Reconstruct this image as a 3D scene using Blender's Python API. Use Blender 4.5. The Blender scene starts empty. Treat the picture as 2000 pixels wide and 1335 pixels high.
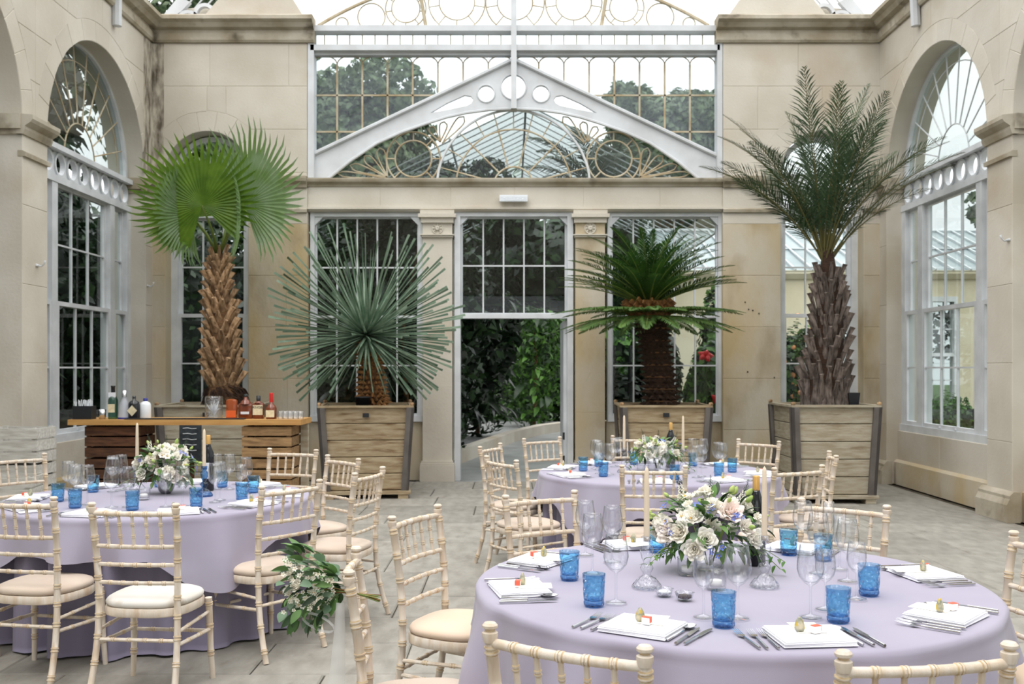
import bpy, bmesh, math, random
import numpy as np
from mathutils import Vector, Matrix, Euler
R_ = random.Random(7)
PI = math.pi
sc = bpy.context.scene
col = sc.collection
# ------------------------------------------------------------------ camera, sky, exposure
cam_d = bpy.data.cameras.new('camera'); cam = bpy.data.objects.new('camera', cam_d); col.objects.link(cam)
cam.location = (0, 0, 1.55); cam.rotation_euler = (PI/2, 0, 0)
cam_d.lens = 35; cam_d.sensor_width = 36; cam_d.shift_y = 0.0262; cam_d.clip_end = 300
cam_d.dof.use_dof = True; cam_d.dof.focus_distance = 3.5; cam_d.dof.aperture_fstop = 7.0
sc.camera = cam
w = bpy.data.worlds.new('world'); sc.world = w; w.use_nodes = True
nt = w.node_tree; nt.nodes.clear()
wo = nt.nodes.new('ShaderNodeOutputWorld'); bg = nt.nodes.new('ShaderNodeBackground')
tc = nt.nodes.new('ShaderNodeTexCoord'); sep = nt.nodes.new('ShaderNodeSeparateXYZ'); rp = nt.nodes.new('ShaderNodeValToRGB')
# standard overcast sky: about three times brighter overhead than at the horizon
nt.links.new(tc.outputs['Generated'], sep.inputs[0]); nt.links.new(sep.outputs['Z'], rp.inputs[0])
rp.color_ramp.elements[0].position = 0.0; rp.color_ramp.elements[0].color = (.94, .97, 1, 1)
rp.color_ramp.elements[1].position = 1.0; rp.color_ramp.elements[1].color = (1, .99, .98, 1)
mz = nt.nodes.new('ShaderNodeMath'); mz.operation = 'MAXIMUM'; mz.inputs[1].default_value = 0; nt.links.new(sep.outputs['Z'], mz.inputs[0])
ml = nt.nodes.new('ShaderNodeMath'); ml.operation = 'MULTIPLY_ADD'; ml.inputs[1].default_value = 2.0; ml.inputs[2].default_value = 1.0; nt.links.new(mz.outputs[0], ml.inputs[0])
mk = nt.nodes.new('ShaderNodeMath'); mk.operation = 'MULTIPLY'; mk.inputs[1].default_value = 1.0; nt.links.new(ml.outputs[0], mk.inputs[0])
nt.links.new(mk.outputs[0], bg.inputs[1])
nt.links.new(rp.outputs[0], bg.inputs[0]); nt.links.new(bg.outputs[0], wo.inputs[0])
vs = sc.view_settings; vs.view_transform = 'Standard'; vs.look = 'None'; vs.exposure = 0.14; vs.gamma = 1; vs.use_curve_mapping = False
sc.cycles.transparent_max_bounces = 32; sc.cycles.max_bounces = 8; sc.cycles.diffuse_bounces = 4
sc.cycles.glossy_bounces = 3; sc.cycles.caustics_reflective = False; sc.cycles.caustics_refractive = False
sd = bpy.data.lights.new('sun', 'SUN'); sun = bpy.data.objects.new('sun', sd); col.objects.link(sun)
sd.energy = 1.0; sd.angle = math.radians(35); sun.rotation_euler = (math.radians(28), math.radians(-12), 0); sd.color = (1, .97, .92)

# ------------------------------------------------------------------ helpers
def srgb(r, g, b):
    f = lambda c: (c/255/12.92 if c/255 <= .04045 else ((c/255+.055)/1.055)**2.4)
    return (f(r), f(g), f(b))
def scl(c, k): return tuple(x*k for x in c)
def mat(name, c, rough=.6, c2=None, scale=6, stretch=(1,1,1), bump=0, bscale=40, metal=0, objvar=0, spec=.4, lo=.35, hi=.65, c3=None, s3=1.5, p3=(.55,.75), coord='Object', sheen=0, sub=0):
    m = bpy.data.materials.new(name); m.use_nodes = True; t = m.node_tree; N = t.nodes; L = t.links
    b = N['Principled BSDF']; b.inputs['Roughness'].default_value = rough; b.inputs['Metallic'].default_value = metal
    b.inputs['Specular IOR Level'].default_value = spec
    if sheen: b.inputs['Sheen Weight'].default_value = sheen
    tcn = N.new('ShaderNodeTexCoord'); mp = N.new('ShaderNodeMapping'); mp.inputs['Scale'].default_value = stretch
    if coord == 'World':
        g = N.new('ShaderNodeNewGeometry'); L.new(g.outputs['Position'], mp.inputs[0])
    else: L.new(tcn.outputs['Object'], mp.inputs[0])
    oi = N.new('ShaderNodeObjectInfo')
    if coord != 'World':
        va = N.new('ShaderNodeVectorMath'); va.operation = 'ADD'
        cm = N.new('ShaderNodeVectorMath'); cm.operation = 'SCALE'; cm.inputs[0].default_value = (37, 17, 53)
        L.new(oi.outputs['Random'], cm.inputs['Scale']); L.new(mp.outputs[0], va.inputs[0]); L.new(cm.outputs[0], va.inputs[1]); vec = va.outputs[0]
    else: vec = mp.outputs[0]
    cur = None
    rgb = N.new('ShaderNodeRGB'); rgb.outputs[0].default_value = (*c, 1); cur = rgb.outputs[0]
    def mix(a, bcol, fac):
        x = N.new('ShaderNodeMix'); x.data_type = 'RGBA'; L.new(a, x.inputs[6])
        if isinstance(bcol, tuple): x.inputs[7].default_value = (*bcol, 1)
        else: L.new(bcol, x.inputs[7])
        L.new(fac, x.inputs[0]); return x.outputs[2]
    def noise(s, lo, hi, det=4):
        n = N.new('ShaderNodeTexNoise'); n.inputs['Scale'].default_value = s; n.inputs['Detail'].default_value = det
        L.new(vec, n.inputs['Vector']); r = N.new('ShaderNodeMapRange'); r.inputs[1].default_value = lo; r.inputs[2].default_value = hi
        L.new(n.outputs['Fac'], r.inputs[0]); return r.outputs[0]
    if c2: cur = mix(cur, c2, noise(scale, lo, hi))
    if c3: cur = mix(cur, c3, noise(s3, p3[0], p3[1], 6))
    if objvar:
        hs = N.new('ShaderNodeHueSaturation'); r = N.new('ShaderNodeMapRange'); r.inputs[3].default_value = 1-objvar; r.inputs[4].default_value = 1+objvar
        L.new(oi.outputs['Random'], r.inputs[0]); L.new(r.outputs[0], hs.inputs['Value']); L.new(cur, hs.inputs['Color']); cur = hs.outputs[0]
    L.new(cur, b.inputs['Base Color'])
    if sub:
        tr = N.new('ShaderNodeBsdfTranslucent'); L.new(cur, tr.inputs[0]); ms = N.new('ShaderNodeMixShader'); ms.inputs[0].default_value = sub
        L.new(b.outputs[0], ms.inputs[1]); L.new(tr.outputs[0], ms.inputs[2]); L.new(ms.outputs[0], N['Material Output'].inputs[0])
    if bump:
        n = N.new('ShaderNodeTexNoise'); n.inputs['Scale'].default_value = bscale; n.inputs['Detail'].default_value = 5; L.new(vec, n.inputs['Vector'])
        bn = N.new('ShaderNodeBump'); bn.inputs['Strength'].default_value = bump; bn.inputs['Distance'].default_value = .01
        L.new(n.outputs['Fac'], bn.inputs['Height']); L.new(bn.outputs[0], b.inputs['Normal'])
    return m
def glass(name, tint, edge, rough=0.0, ior=1.45, haze=0, hazecol=(.7,.75,.8), bump=0, bscale=60, gloss=1.0):
    m = bpy.data.materials.new(name); m.use_nodes = True; t = m.node_tree; N = t.nodes; L = t.links; N.remove(N['Principled BSDF'])
    lw = N.new('ShaderNodeLayerWeight'); lw.inputs[0].default_value = .5
    pw = N.new('ShaderNodeMath'); pw.operation = 'POWER'; pw.inputs[1].default_value = 3.0; L.new(lw.outputs['Facing'], pw.inputs[0])
    mx = N.new('ShaderNodeMix'); mx.data_type = 'RGBA'; mx.inputs[6].default_value = (*tint, 1); mx.inputs[7].default_value = (*edge, 1); L.new(pw.outputs[0], mx.inputs[0])
    tr = N.new('ShaderNodeBsdfTransparent'); L.new(mx.outputs[2], tr.inputs[0])
    gl = N.new('ShaderNodeBsdfGlossy'); gl.inputs['Roughness'].default_value = rough; gl.inputs[0].default_value = (gloss, gloss, gloss, 1)
    f0 = ((ior-1)/(ior+1))**2
    p5 = N.new('ShaderNodeMath'); p5.operation = 'POWER'; p5.inputs[1].default_value = 4.0; L.new(lw.outputs['Facing'], p5.inputs[0])
    fr = N.new('ShaderNodeMath'); fr.operation = 'MULTIPLY_ADD'; fr.inputs[1].default_value = .75-f0; fr.inputs[2].default_value = f0; L.new(p5.outputs[0], fr.inputs[0])
    if bump:
        tcn = N.new('ShaderNodeTexCoord'); v = N.new('ShaderNodeTexVoronoi'); v.inputs['Scale'].default_value = bscale; v.feature = 'SMOOTH_F1'
        L.new(tcn.outputs['Object'], v.inputs['Vector']); bn = N.new('ShaderNodeBump'); bn.inputs['Strength'].default_value = bump; bn.inputs['Distance'].default_value = .012
        L.new(v.outputs[0], bn.inputs['Height']); L.new(bn.outputs[0], gl.inputs['Normal']); L.new(bn.outputs[0], lw.inputs['Normal'])
    ms = N.new('ShaderNodeMixShader'); L.new(fr.outputs[0], ms.inputs[0]); L.new(tr.outputs[0], ms.inputs[1]); L.new(gl.outputs[0], ms.inputs[2])
    out = ms.outputs[0]
    if haze:
        tcn = N.new('ShaderNodeTexCoord'); n = N.new('ShaderNodeTexNoise'); n.inputs['Scale'].default_value = .9; L.new(tcn.outputs['Object'], n.inputs['Vector'])
        r = N.new('ShaderNodeMapRange'); r.inputs[1].default_value = .3; r.inputs[2].default_value = .8; r.inputs[3].default_value = haze*.3; r.inputs[4].default_value = haze*1.6; L.new(n.outputs['Fac'], r.inputs[0])
        df = N.new('ShaderNodeBsdfDiffuse'); df.inputs[0].default_value = (*hazecol, 1); m2 = N.new('ShaderNodeMixShader')
        L.new(r.outputs[0], m2.inputs[0]); L.new(out, m2.inputs[1]); L.new(df.outputs[0], m2.inputs[2]); out = m2.outputs[0]
    L.new(out, N['Material Output'].inputs[0]); return m

class MB:
    def __init__(s): s.v = []; s.f = []; s.mi = []; s.cur = 0
    def add(s, vs, fs, mi=None):
        o = len(s.v); s.v.extend([tuple(p) for p in vs]); s.f.extend([tuple(i+o for i in f) for f in fs]); s.mi.extend([s.cur if mi is None else mi]*len(fs)); return s
    def box(s, c, d, M=None):
        x, y, z = d[0]/2, d[1]/2, d[2]/2
        vs = [Vector((c[0]+a*x, c[1]+b*y, c[2]+e*z)) for a in (-1,1) for b in (-1,1) for e in (-1,1)]
        if M is not None: vs = [M @ p for p in vs]
        return s.add(vs, [(0,1,3,2),(4,6,7,5),(0,4,5,1),(2,3,7,6),(0,2,6,4),(1,5,7,3)])
    def b2(s, a, b, T=None):      # box between two corners, mapped by T
        vs = [(p, q, r) for p in (a[0], b[0]) for q in (a[1], b[1]) for r in (a[2], b[2])]
        if T: vs = [T(*p) for p in vs]
        return s.add(vs, [(0,1,3,2),(4,6,7,5),(0,4,5,1),(2,3,7,6),(0,2,6,4),(1,5,7,3)])
    def tube(s, pts, rad, n=8, cap=True, ring=None, flat=1.0, up=None, closed=False):
        P = [Vector(p) for p in pts]; m = len(P)
        if not hasattr(rad, '__len__'): rad = [rad]*m
        if up is None:
            d = (P[-1]-P[0]) if not closed else Vector((0,0,1)); up = Vector((0,0,1)) if abs(d.normalized().z if d.length else 0) < .8 else Vector((0,1,0))
        up = Vector(up); base = len(s.v)
        for i, p in enumerate(P):
            if closed: t = P[(i+1) % m]-P[i-1]
            else: t = P[min(i+1, m-1)]-P[max(i-1, 0)]
            t = t.normalized() if t.length > 0 else Vector((0,0,1))
            a = t.cross(up); a = a.normalized() if a.length > 1e-6 else Vector((1,0,0)); b = a.cross(t)
            for k in range(n):
                an = 2*PI*k/n; s.v.append(tuple(p+(a*math.cos(an)+b*math.sin(an)*flat)*rad[i]))
        for i in range(m if closed else m-1):
            j = (i+1) % m; mi = s.cur if ring is None else ring[i]
            for k in range(n):
                s.f.append((base+i*n+k, base+i*n+(k+1) % n, base+j*n+(k+1) % n, base+j*n+k)); s.mi.append(mi)
        if cap and not closed:
            s.f.append(tuple(base+k for k in range(n))); s.mi.append(s.cur); s.f.append(tuple(base+(m-1)*n+k for k in reversed(range(n)))); s.mi.append(s.cur)
        return s
    def lathe(s, prof, n=20, c=(0,0,0), M=None, mi=None, mod=None):
        base = len(s.v); m = len(prof)
        for i, (r, z) in enumerate(prof):
            for k in range(n):
                a = 2*PI*k/n; rr = r*(mod(a, z) if mod else 1); p = Vector((rr*math.cos(a), rr*math.sin(a), z))
                if M is not None: p = M @ p
                s.v.append((p.x+c[0], p.y+c[1], p.z+c[2]))
        for i in range(m-1):
            for k in range(n):
                s.f.append((base+i*n+k, base+i*n+(k+1) % n, base+(i+1)*n+(k+1) % n, base+(i+1)*n+k)); s.mi.append(s.cur if mi is None else (mi[i] if hasattr(mi, '__len__') else mi))
        return s
    def prism(s, poly, a, b, T):   # polygon in (u,z), extruded n from a to b
        m = len(poly); vs = [T(u, a, z) for u, z in poly]+[T(u, b, z) for u, z in poly]
        fs = [tuple(range(m)), tuple(reversed(range(m, 2*m)))]+[(i, m+i, m+(i+1) % m, (i+1) % m) for i in range(m)]
        return s.add(vs, fs)
    def strip(s, outer, inner, a, b, T, closed=False):   # band between two polylines (u,z), extruded
        m = len(outer); vs = [T(u, n_, z) for n_ in (a, b) for u, z in (list(outer)+list(inner))]
        fs = []
        for i in range(m if closed else m-1):
            j = (i+1) % m; fs += [(i, j, m+j, m+i), (2*m+i, 3*m+i, 3*m+j, 2*m+j), (i, 2*m+i, 2*m+j, j), (m+i, m+j, 3*m+j, 3*m+i)]
        if not closed: fs += [(0, m, 3*m, 2*m), (m-1, 3*m-1, 4*m-1, 2*m-1)]
        return s.add(vs, fs)
    def mesh(s, name, mats, smooth=False, recalc=True):
        me = bpy.data.meshes.new(name); me.from_pydata(s.v, [], s.f)
        if not isinstance(mats, (list, tuple)): mats = [mats]
        for m in mats: me.materials.append(m)
        if len(mats) > 1: me.polygons.foreach_set('material_index', s.mi)
        if recalc and len(s.f) < 60000:
            bm = bmesh.new(); bm.from_mesh(me); bmesh.ops.recalc_face_normals(bm, faces=bm.faces); bm.to_mesh(me); bm.free()
        if smooth:
            me.polygons.foreach_set('use_smooth', [True]*len(me.polygons))
            if smooth == 'auto' :
                try: me.set_sharp_from_angle(angle=math.radians(40))
                except Exception: pass
        me.update(); return me
def O(name, me, parent=None, loc=(0,0,0), rot=(0,0,0), sca=(1,1,1), M=None, label=None, cat=None, group=None, kind=None):
    o = bpy.data.objects.new(name, me); col.objects.link(o); o.parent = parent
    if M is not None: o.matrix_basis = M
    else:
        o.location = loc; o.rotation_euler = rot; o.scale = (sca,)*3 if not hasattr(sca, '__len__') else sca
    if label: o['label'] = label
    if cat: o['category'] = cat
    if group: o['group'] = group
    if kind: o['kind'] = kind
    return o
def thing(name, label, cat, loc=(0,0,0), rz=0, group=None, kind=None):
    return O(name, None, None, loc, (0,0,rz), label=label, cat=cat, group=group, kind=kind)
def dup(o, label=None, loc=None, rz=None, group=None, rot=None):
    def cp(x, par):
        c = x.copy(); col.objects.link(c); c.parent = par
        for ch in KIDS.get(x.name, []): cp(ch, c)
        return c
    c = cp(o, None)
    if loc is not None: c.location = loc
    if rz is not None: c.rotation_euler = (0,0,rz)
    if rot is not None: c.rotation_euler = rot
    if label: c['label'] = label
    if group: c['group'] = group
    return c
KIDS = {}
def remember(root):
    def rec(o):
        ch = [x for x in col.objects if x.parent == o]; KIDS[o.name] = ch
        for x in ch: rec(x)
    rec(root)
def frame_T(o, ux, nx):
    def T(u, n, z): return (o[0]+u*ux[0]+n*nx[0], o[1]+u*ux[1]+n*nx[1], o[2]+z)
    return T
XL, XR, YB = -4.95, 5.06, 13.7
TB = frame_T((0,YB,0), (1,0), (0,-1)); TL = frame_T((XL,0,0), (0,1), (1,0)); TR = frame_T((XR,0,0), (0,1), (-1,0))
K = 1944/YB
def U(x): return (x-1000)/K
def Z(y): return 1.55+(720-y)/K
def at(x, y, d): return Vector(((x-1000)*d/1944, d, 1.55+(720-y)*d/1944))
def arc(cx, cz, r, a0, a1, n): return [(cx+r*math.cos(math.radians(a0+(a1-a0)*i/n)), cz+r*math.sin(math.radians(a0+(a1-a0)*i/n))) for i in range(n+1)]

# ------------------------------------------------------------------ materials
STONE = mat('stone', srgb(206,200,188), .85, srgb(190,182,168), 1.1, bump=.25, bscale=30, objvar=.035, coord='World', c3=srgb(174,156,130), s3=.8, p3=(.55,.85), spec=.2)
STONE_W = mat('stone_worn', srgb(196,187,170), .9, srgb(184,164,126), 1.3, (1,1,.6), bump=.5, bscale=22, objvar=.04, coord='World', c3=srgb(150,132,102), s3=1.7, p3=(.55,.8), spec=.15)
MOULD = mat('moulding_stone', srgb(186,178,163), .9, srgb(152,141,120), 2.5, bump=.3, bscale=25, coord='World', c3=srgb(88,80,66), s3=3.2, p3=(.58,.78), spec=.15)
DIRT = mat('stained_stone', srgb(196,188,172), .9, srgb(96,87,74), 10, (1,1,.35), bump=.4, coord='World', lo=.38, hi=.64)
FLAG = mat('flagstone', srgb(152,148,140), .62, srgb(134,130,122), 8, (1.3,.6,1), bump=.5, bscale=16, objvar=.10, c3=srgb(104,98,90), s3=5, p3=(.6,.85), spec=.35, coord='World')
GROUT = mat('grout', srgb(104,97,86), .95, srgb(60,56,48), 8, spec=.1)
PATH = mat('path_concrete', srgb(158,160,158), .5, srgb(134,136,134), 2, bump=.1)
PAINT = mat('white_paint', srgb(214,217,220), .45, srgb(196,199,202), 4, spec=.4, coord='World')
IRON = mat('white_iron', srgb(208,211,214), .5, srgb(192,194,196), 3, spec=.4, coord='World')
BARP = mat('cream_glazing_bar', srgb(190,180,158), .6, srgb(160,140,105), 5, coord='World')
WOODC = mat('limewashed_wood', srgb(216,206,194), .5, srgb(204,188,168), 7, (5,5,.9), bump=.15, bscale=60, c3=srgb(188,156,126), s3=4, p3=(.56,.8), objvar=.03)
WORN = mat('worn_ring', srgb(176,146,108), .6, srgb(205,186,152), 40)
CUSH = mat('cushion_fabric', srgb(200,184,168), .9, srgb(192,174,158), 5, bump=.15, bscale=300, sheen=.2)
CUSHW = mat('white_cushion_fabric', srgb(214,210,204), .9, srgb(204,198,188), 4, c3=srgb(150,128,96), s3=5, p3=(.6,.8), sheen=.2)
CUSHP = mat('peach_cushion_fabric', srgb(214,192,172), .9, srgb(210,188,162), 4, sheen=.2)
CLOTH = mat('lavender_cloth', srgb(158,153,170), .9, srgb(152,146,164), 2, bump=.05, bscale=500, sheen=.15)
SKIRT = mat('lavender_under_cloth', srgb(138,132,154), .92, srgb(130,124,146), 2, sheen=.1)
NAP = mat('white_linen', srgb(238,238,244), .9, bump=.08, bscale=400)
SILVER = mat('steel', (.62,.62,.64), .18, metal=1)
CARD = mat('card', srgb(232,230,218), .7, srgb(170,196,150), 30, lo=.62, hi=.7)
PEB = mat('painted_pebble', srgb(196,186,160), .35, srgb(120,128,116), 60, c3=srgb(196,168,70), s3=45, p3=(.55,.62))
PEBTOP = mat('box_white', srgb(240,238,232), .6)
RED = mat('coral_wrapper', srgb(226,96,72), .5)
GL = glass('clear_glass', (.98,.985,.99), (.62,.65,.68), ior=1.55)
GLT = glass('thick_clear_glass', (.95,.96,.97), (.6,.63,.66), ior=1.65, bump=.7, bscale=70)
GLB = glass('blue_glass', (.62,.83,.94), (.12,.38,.66), ior=1.5, rough=.03, bump=1.0, bscale=75)
GLBT = glass('blue_glass_top', (.62,.8,.92), (.15,.35,.6), ior=1.5, rough=.02, bump=.6, bscale=75)
GLBD = glass('deep_blue_glass', (.36,.6,.84), (.04,.2,.48), ior=1.55, rough=.03, bump=.9, bscale=70)
PANE = glass('window_pane', (.92,.95,.94), (.6,.66,.64), ior=1.35, gloss=.8)
PANED = glass('misty_pane', (.9,.94,.95), (.6,.66,.66), ior=1.35, gloss=.8, haze=.055, hazecol=(.62,.68,.75))
WAX = mat('wax', srgb(232,216,192), .45, sub=.15)
WAXW = mat('white_wax', srgb(240,240,236), .5)
def leafm(n, a, b, r=.45, sub=.25, **k): return mat(n, a, r, b, 5, sub=sub, objvar=.18, **k)
FAN = leafm('fan_palm_green', srgb(112,146,46), srgb(84,118,34), sub=.35)
FAN2 = leafm('fan_palm_pale', srgb(140,164,124), srgb(116,146,84), sub=.35)
YUC = leafm('yucca_grey_green', srgb(136,156,134), srgb(88,116,94), sub=.15)
CYC = leafm('cycad_green', srgb(62,96,38), srgb(38,70,30), sub=.2)
DATE = leafm('date_palm_green', srgb(70,92,58), srgb(42,62,40), sub=.15)
STALK = leafm('stalk_green', srgb(140,158,80), srgb(110,130,60))
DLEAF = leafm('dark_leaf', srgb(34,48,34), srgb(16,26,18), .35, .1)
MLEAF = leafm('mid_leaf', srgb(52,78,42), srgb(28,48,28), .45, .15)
LLEAF = leafm('light_leaf', srgb(96,138,58), srgb(62,104,42), .5, .3)
TLEAF = leafm('tree_leaf', srgb(122,140,104), srgb(52,70,52), .6, .3)
BLEAF = leafm('bouquet_leaf', srgb(112,146,84), srgb(72,108,56), .5, .2)
ELEAF = leafm('eucalyptus_leaf', srgb(132,158,130), srgb(92,122,94), .5, .2)
PETAL = mat('cream_petal', srgb(253,251,243), .6, srgb(248,243,228), 12, sub=.25)
PETALP = mat('blush_petal', srgb(252,236,228), .6, srgb(253,248,240), 12, sub=.25)
BLUEF = mat('blue_petal', srgb(136,156,226), .6, srgb(108,130,214), 20, sub=.2)
GREENF = mat('lime_bud', srgb(196,210,130), .6, srgb(150,180,90), 20, sub=.2)
YEL = mat('yellow_centre', srgb(226,176,50), .6)
BARK = mat('brown_bark', srgb(120,88,58), .9, srgb(70,48,30), 6, (1,1,3), bump=.9, bscale=25)
BOOT = mat('tan_boot', srgb(184,152,116), .85, srgb(110,82,56), 9, (3,3,1), bump=.6, bscale=30, objvar=.22)
BOOTG = mat('grey_boot', srgb(126,114,106), .9, srgb(66,56,50), 9, (3,3,1), bump=.6, bscale=30, objvar=.25)
FIBRE = mat('dark_fibre', srgb(70,48,34), .95, srgb(40,28,20), 20, (1,1,6), bump=1, bscale=50)
GOLDF = mat('golden_scale', srgb(158,112,64), .8, srgb(104,70,38), 20)
PLANK = mat('weathered_plank', srgb(176,160,132), .85, srgb(150,130,100), 5, (1,1,7), bump=.4, bscale=30, objvar=.06, c3=srgb(104,76,48), s3=3.4, p3=(.56,.75))
PLANKG = mat('grey_weathered_plank', srgb(178,170,152), .85, srgb(156,144,122), 5, (1,1,7), bump=.4, bscale=30, objvar=.06, c3=srgb(120,100,76), s3=3.4, p3=(.58,.78))
STRAP = mat('grey_strap', srgb(104,98,94), .7, srgb(88,82,78), 5)
SOIL = mat('soil', srgb(60,48,38), 1, srgb(36,28,22), 30, bump=1)
OAK = mat('oak_top', srgb(196,152,92), .5, srgb(176,130,74), 3, (1,8,8), bump=.1)
CRD = mat('dark_crate_wood', srgb(96,62,40), .8, srgb(64,40,26), 6, (1,6,6), bump=.3, objvar=.15)
CRL = mat('tan_crate_wood', srgb(158,126,88), .8, srgb(118,90,60), 6, (1,6,6), bump=.3, objvar=.12)
CRW = mat('white_crate_wood', srgb(206,204,198), .8, srgb(180,176,168), 6, (1,6,6), bump=.3, objvar=.06)
BLACK = mat('black_plastic', srgb(34,36,40), .4)
WHITEP = mat('white_plastic', srgb(228,232,236), .35)
CREAMW = mat('cream_render', srgb(214,206,184), .9, srgb(204,194,168), 2, spec=.1)
ROOFG = mat('roof_glass_grey', srgb(150,160,164), .3, srgb(120,132,138), 1.2, (1,1,1), spec=.5)
GROUND = mat('gravel', srgb(140,136,126), .95, srgb(110,106,96), 20, bump=.4)
GRASS = mat('lawn', srgb(62,84,40), .95, srgb(44,62,30), 10, bump=.5)
BOTD = glass('dark_bottle_glass', (.03,.05,.03), (.0,.01,.0), ior=1.5)
BOTN = mat('near_black_bottle', srgb(20,22,28), .12, spec=.6)
BOTA = glass('amber_glass', (.62,.26,.08), (.2,.06,.02), ior=1.5)
BOTG = glass('green_glass', (.3,.5,.42), (.05,.14,.1), ior=1.5)
LAB = mat('cream_label', srgb(226,216,186), .7, srgb(206,194,160), 30)
LABW = mat('white_label', srgb(222,224,230), .7)
GOLDC = mat('gold_capsule', srgb(204,160,92), .35, metal=.3)
NAVY = mat('navy_cap', srgb(32,36,120), .4)
REDW = mat('red_wax', srgb(190,34,30), .35)
DARKM = mat('dark_metal', srgb(50,54,54), .5, metal=.5)
LINEN = glass('ribbon_organza', (.9,.9,.9), (.8,.8,.8), rough=.5, haze=.55, hazecol=(.8,.81,.8))
CHALK = mat('chalkboard', srgb(40,46,52), .8, srgb(60,66,70), 20)
ORANGEF = mat('peach_rose', srgb(232,160,110), .6)
REDF = mat('red_canna', srgb(196,30,36), .5)

# ------------------------------------------------------------------ the building
def struct(name, me=None, label=None, parent=None): 
    return O(name, me, parent, label=label, kind='structure')
def block_mesh(poly, T, n1, n0, ch=.006):
    """stone block: outline (u,z) ; front at n1 with chamfer, back at n0"""
    cx = sum(p[0] for p in poly)/len(poly); cz = sum(p[1] for p in poly)/len(poly); mb = MB(); m = len(poly)
    ins = []
    for u, z in poly:
        du, dz = cx-u, cz-z; ins.append((u+max(-ch, min(ch, du)), z+max(-ch, min(ch, dz))))
    vs = [T(u, n1, z) for u, z in ins]+[T(u, n1-ch, z) for u, z in poly]+[T(u, n0, z) for u, z in poly]
    fs = [tuple(range(m)), tuple(reversed(range(2*m, 3*m)))]
    for k in (0, 1): fs += [(k*m+i, (k+1)*m+i, (k+1)*m+(i+1) % m, k*m+(i+1) % m) for i in range(m)]
    return mb.add(vs, fs)
def ashlar(parent, T, u0, u1, z0, z1, arches=(), n1=0, n0=-.5, course=.56, bw=1.15, m=None, seed=1, worn_below=0):
    rr = random.Random(seed); rows = max(1, round((z1-z0)/course)); h = (z1-z0)/rows; m = m or STONE
    for r in range(rows):
        a, b = z0+r*h, z0+(r+1)*h
        ac_ = sorted(A[0] for A in arches); cuts = [u0, u1]+[A[0] for A in arches if a < A[1]+A[2]+.001]+[(p_+q_)/2 for p_, q_ in zip(ac_, ac_[1:]) if a < arches[0][1]+arches[0][2]]
        off = (r % 2)*bw/2
        u = u0+off+rr.uniform(-.1, .1)
        while u < u1-.25:
            if u > u0+.25 and all(abs(u-c) > .25 for c in cuts): cuts.append(u)
            u += bw*rr.uniform(.85, 1.15)
        cuts.sort()
        for p, q in zip(cuts, cuts[1:]):
            poly = None
            hit = [A for A in sorted(arches, key=lambda A: abs((p+q)/2-A[0]))[:1] if a < A[1]+A[2] and b > A[1]-.001]
            hit = [A for A in hit if not (p >= A[0]+A[2]-1e-4 or q <= A[0]-A[2]+1e-4)]
            if not hit: poly = [(p,a),(q,a),(q,b),(p,b)]
            else:
                A = hit[0]; n = 10; pts = []
                zz_ = sorted([a+(b-a)*i/n for i in range(n+1)]+[z_ for z_ in (A[1]+A[2]*math.sin(PI/2*i/26) for i in range(27)) if a+.002 < z_ < b-.002])
                for z in zz_:
                    w_ = math.sqrt(max(0, A[2]**2-(z-A[1])**2)) if z >= A[1] else A[2]
                    if q <= A[0]+1e-6:
                        e = min(q, A[0]-w_)
                        if e > p+.004: pts.append((e, z))
                    else:
                        e = max(p, A[0]+w_)
                        if e < q-.004: pts.append((e, z))
                if len(pts) < 2: continue
                if q <= A[0]+1e-6: poly = [(p, pts[0][1])]+pts+[(p, pts[-1][1])]
                else: poly = [(q, pts[0][1])]+pts+[(q, pts[-1][1])]
            mm = STONE_W if b <= worn_below+.01 else m
            O('stone_block', block_mesh(poly, T, n1, n0).mesh('stone_block', mm), parent)
def voussoirs(parent, T, uc, zc, r0, r1, n=11, n1=0, n0=-.5):
    for i in range(n):
        a0, a1 = 180*i/n, 180*(i+1)/n
        poly = arc(uc, zc, r1, a0, a1, 4)+arc(uc, zc, r0, a1, a0, 6)
        O('voussoir', block_mesh(poly, T, n1, n0).mesh('voussoir', STONE), parent)
def profile_run(T, u0, u1, prof, endcap=True):
    """moulding profile [(n,z)...] swept along u"""
    mb = MB(); m = len(prof); vs = [T(u, n, z) for u in (u0, u1) for n, z in prof]
    fs = [(i, i+1, m+i+1, m+i) for i in range(m-1)]+[(m-1, 0, m, 2*m-1)]+[tuple(range(m)), tuple(reversed(range(m, 2*m)))]
    return mb.add(vs, fs)
CORN = [(-.1,6.03),(.03,6.03),(.05,6.06),(.05,6.15),(.03,6.16),(.03,6.2),(.1,6.22),(.14,6.27),(.2,6.3),(.2,6.35),(.17,6.37),(-.1,6.37)]
IMP = [(-.05,3.92),(.02,3.92),(.04,3.97),(.04,4.0),(.1,4.04),(.12,4.07),(.12,4.11),(-.05,4.13)]
STR = [(-.05,3.70),(.03,3.70),(.035,3.74),(.0,3.76),(-.05,3.76)]
BASE = [(-.05,0),(.09,0),(.09,.18),(.06,.24),(.06,.27),(.02,.31),(-.05,.31)]

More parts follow.
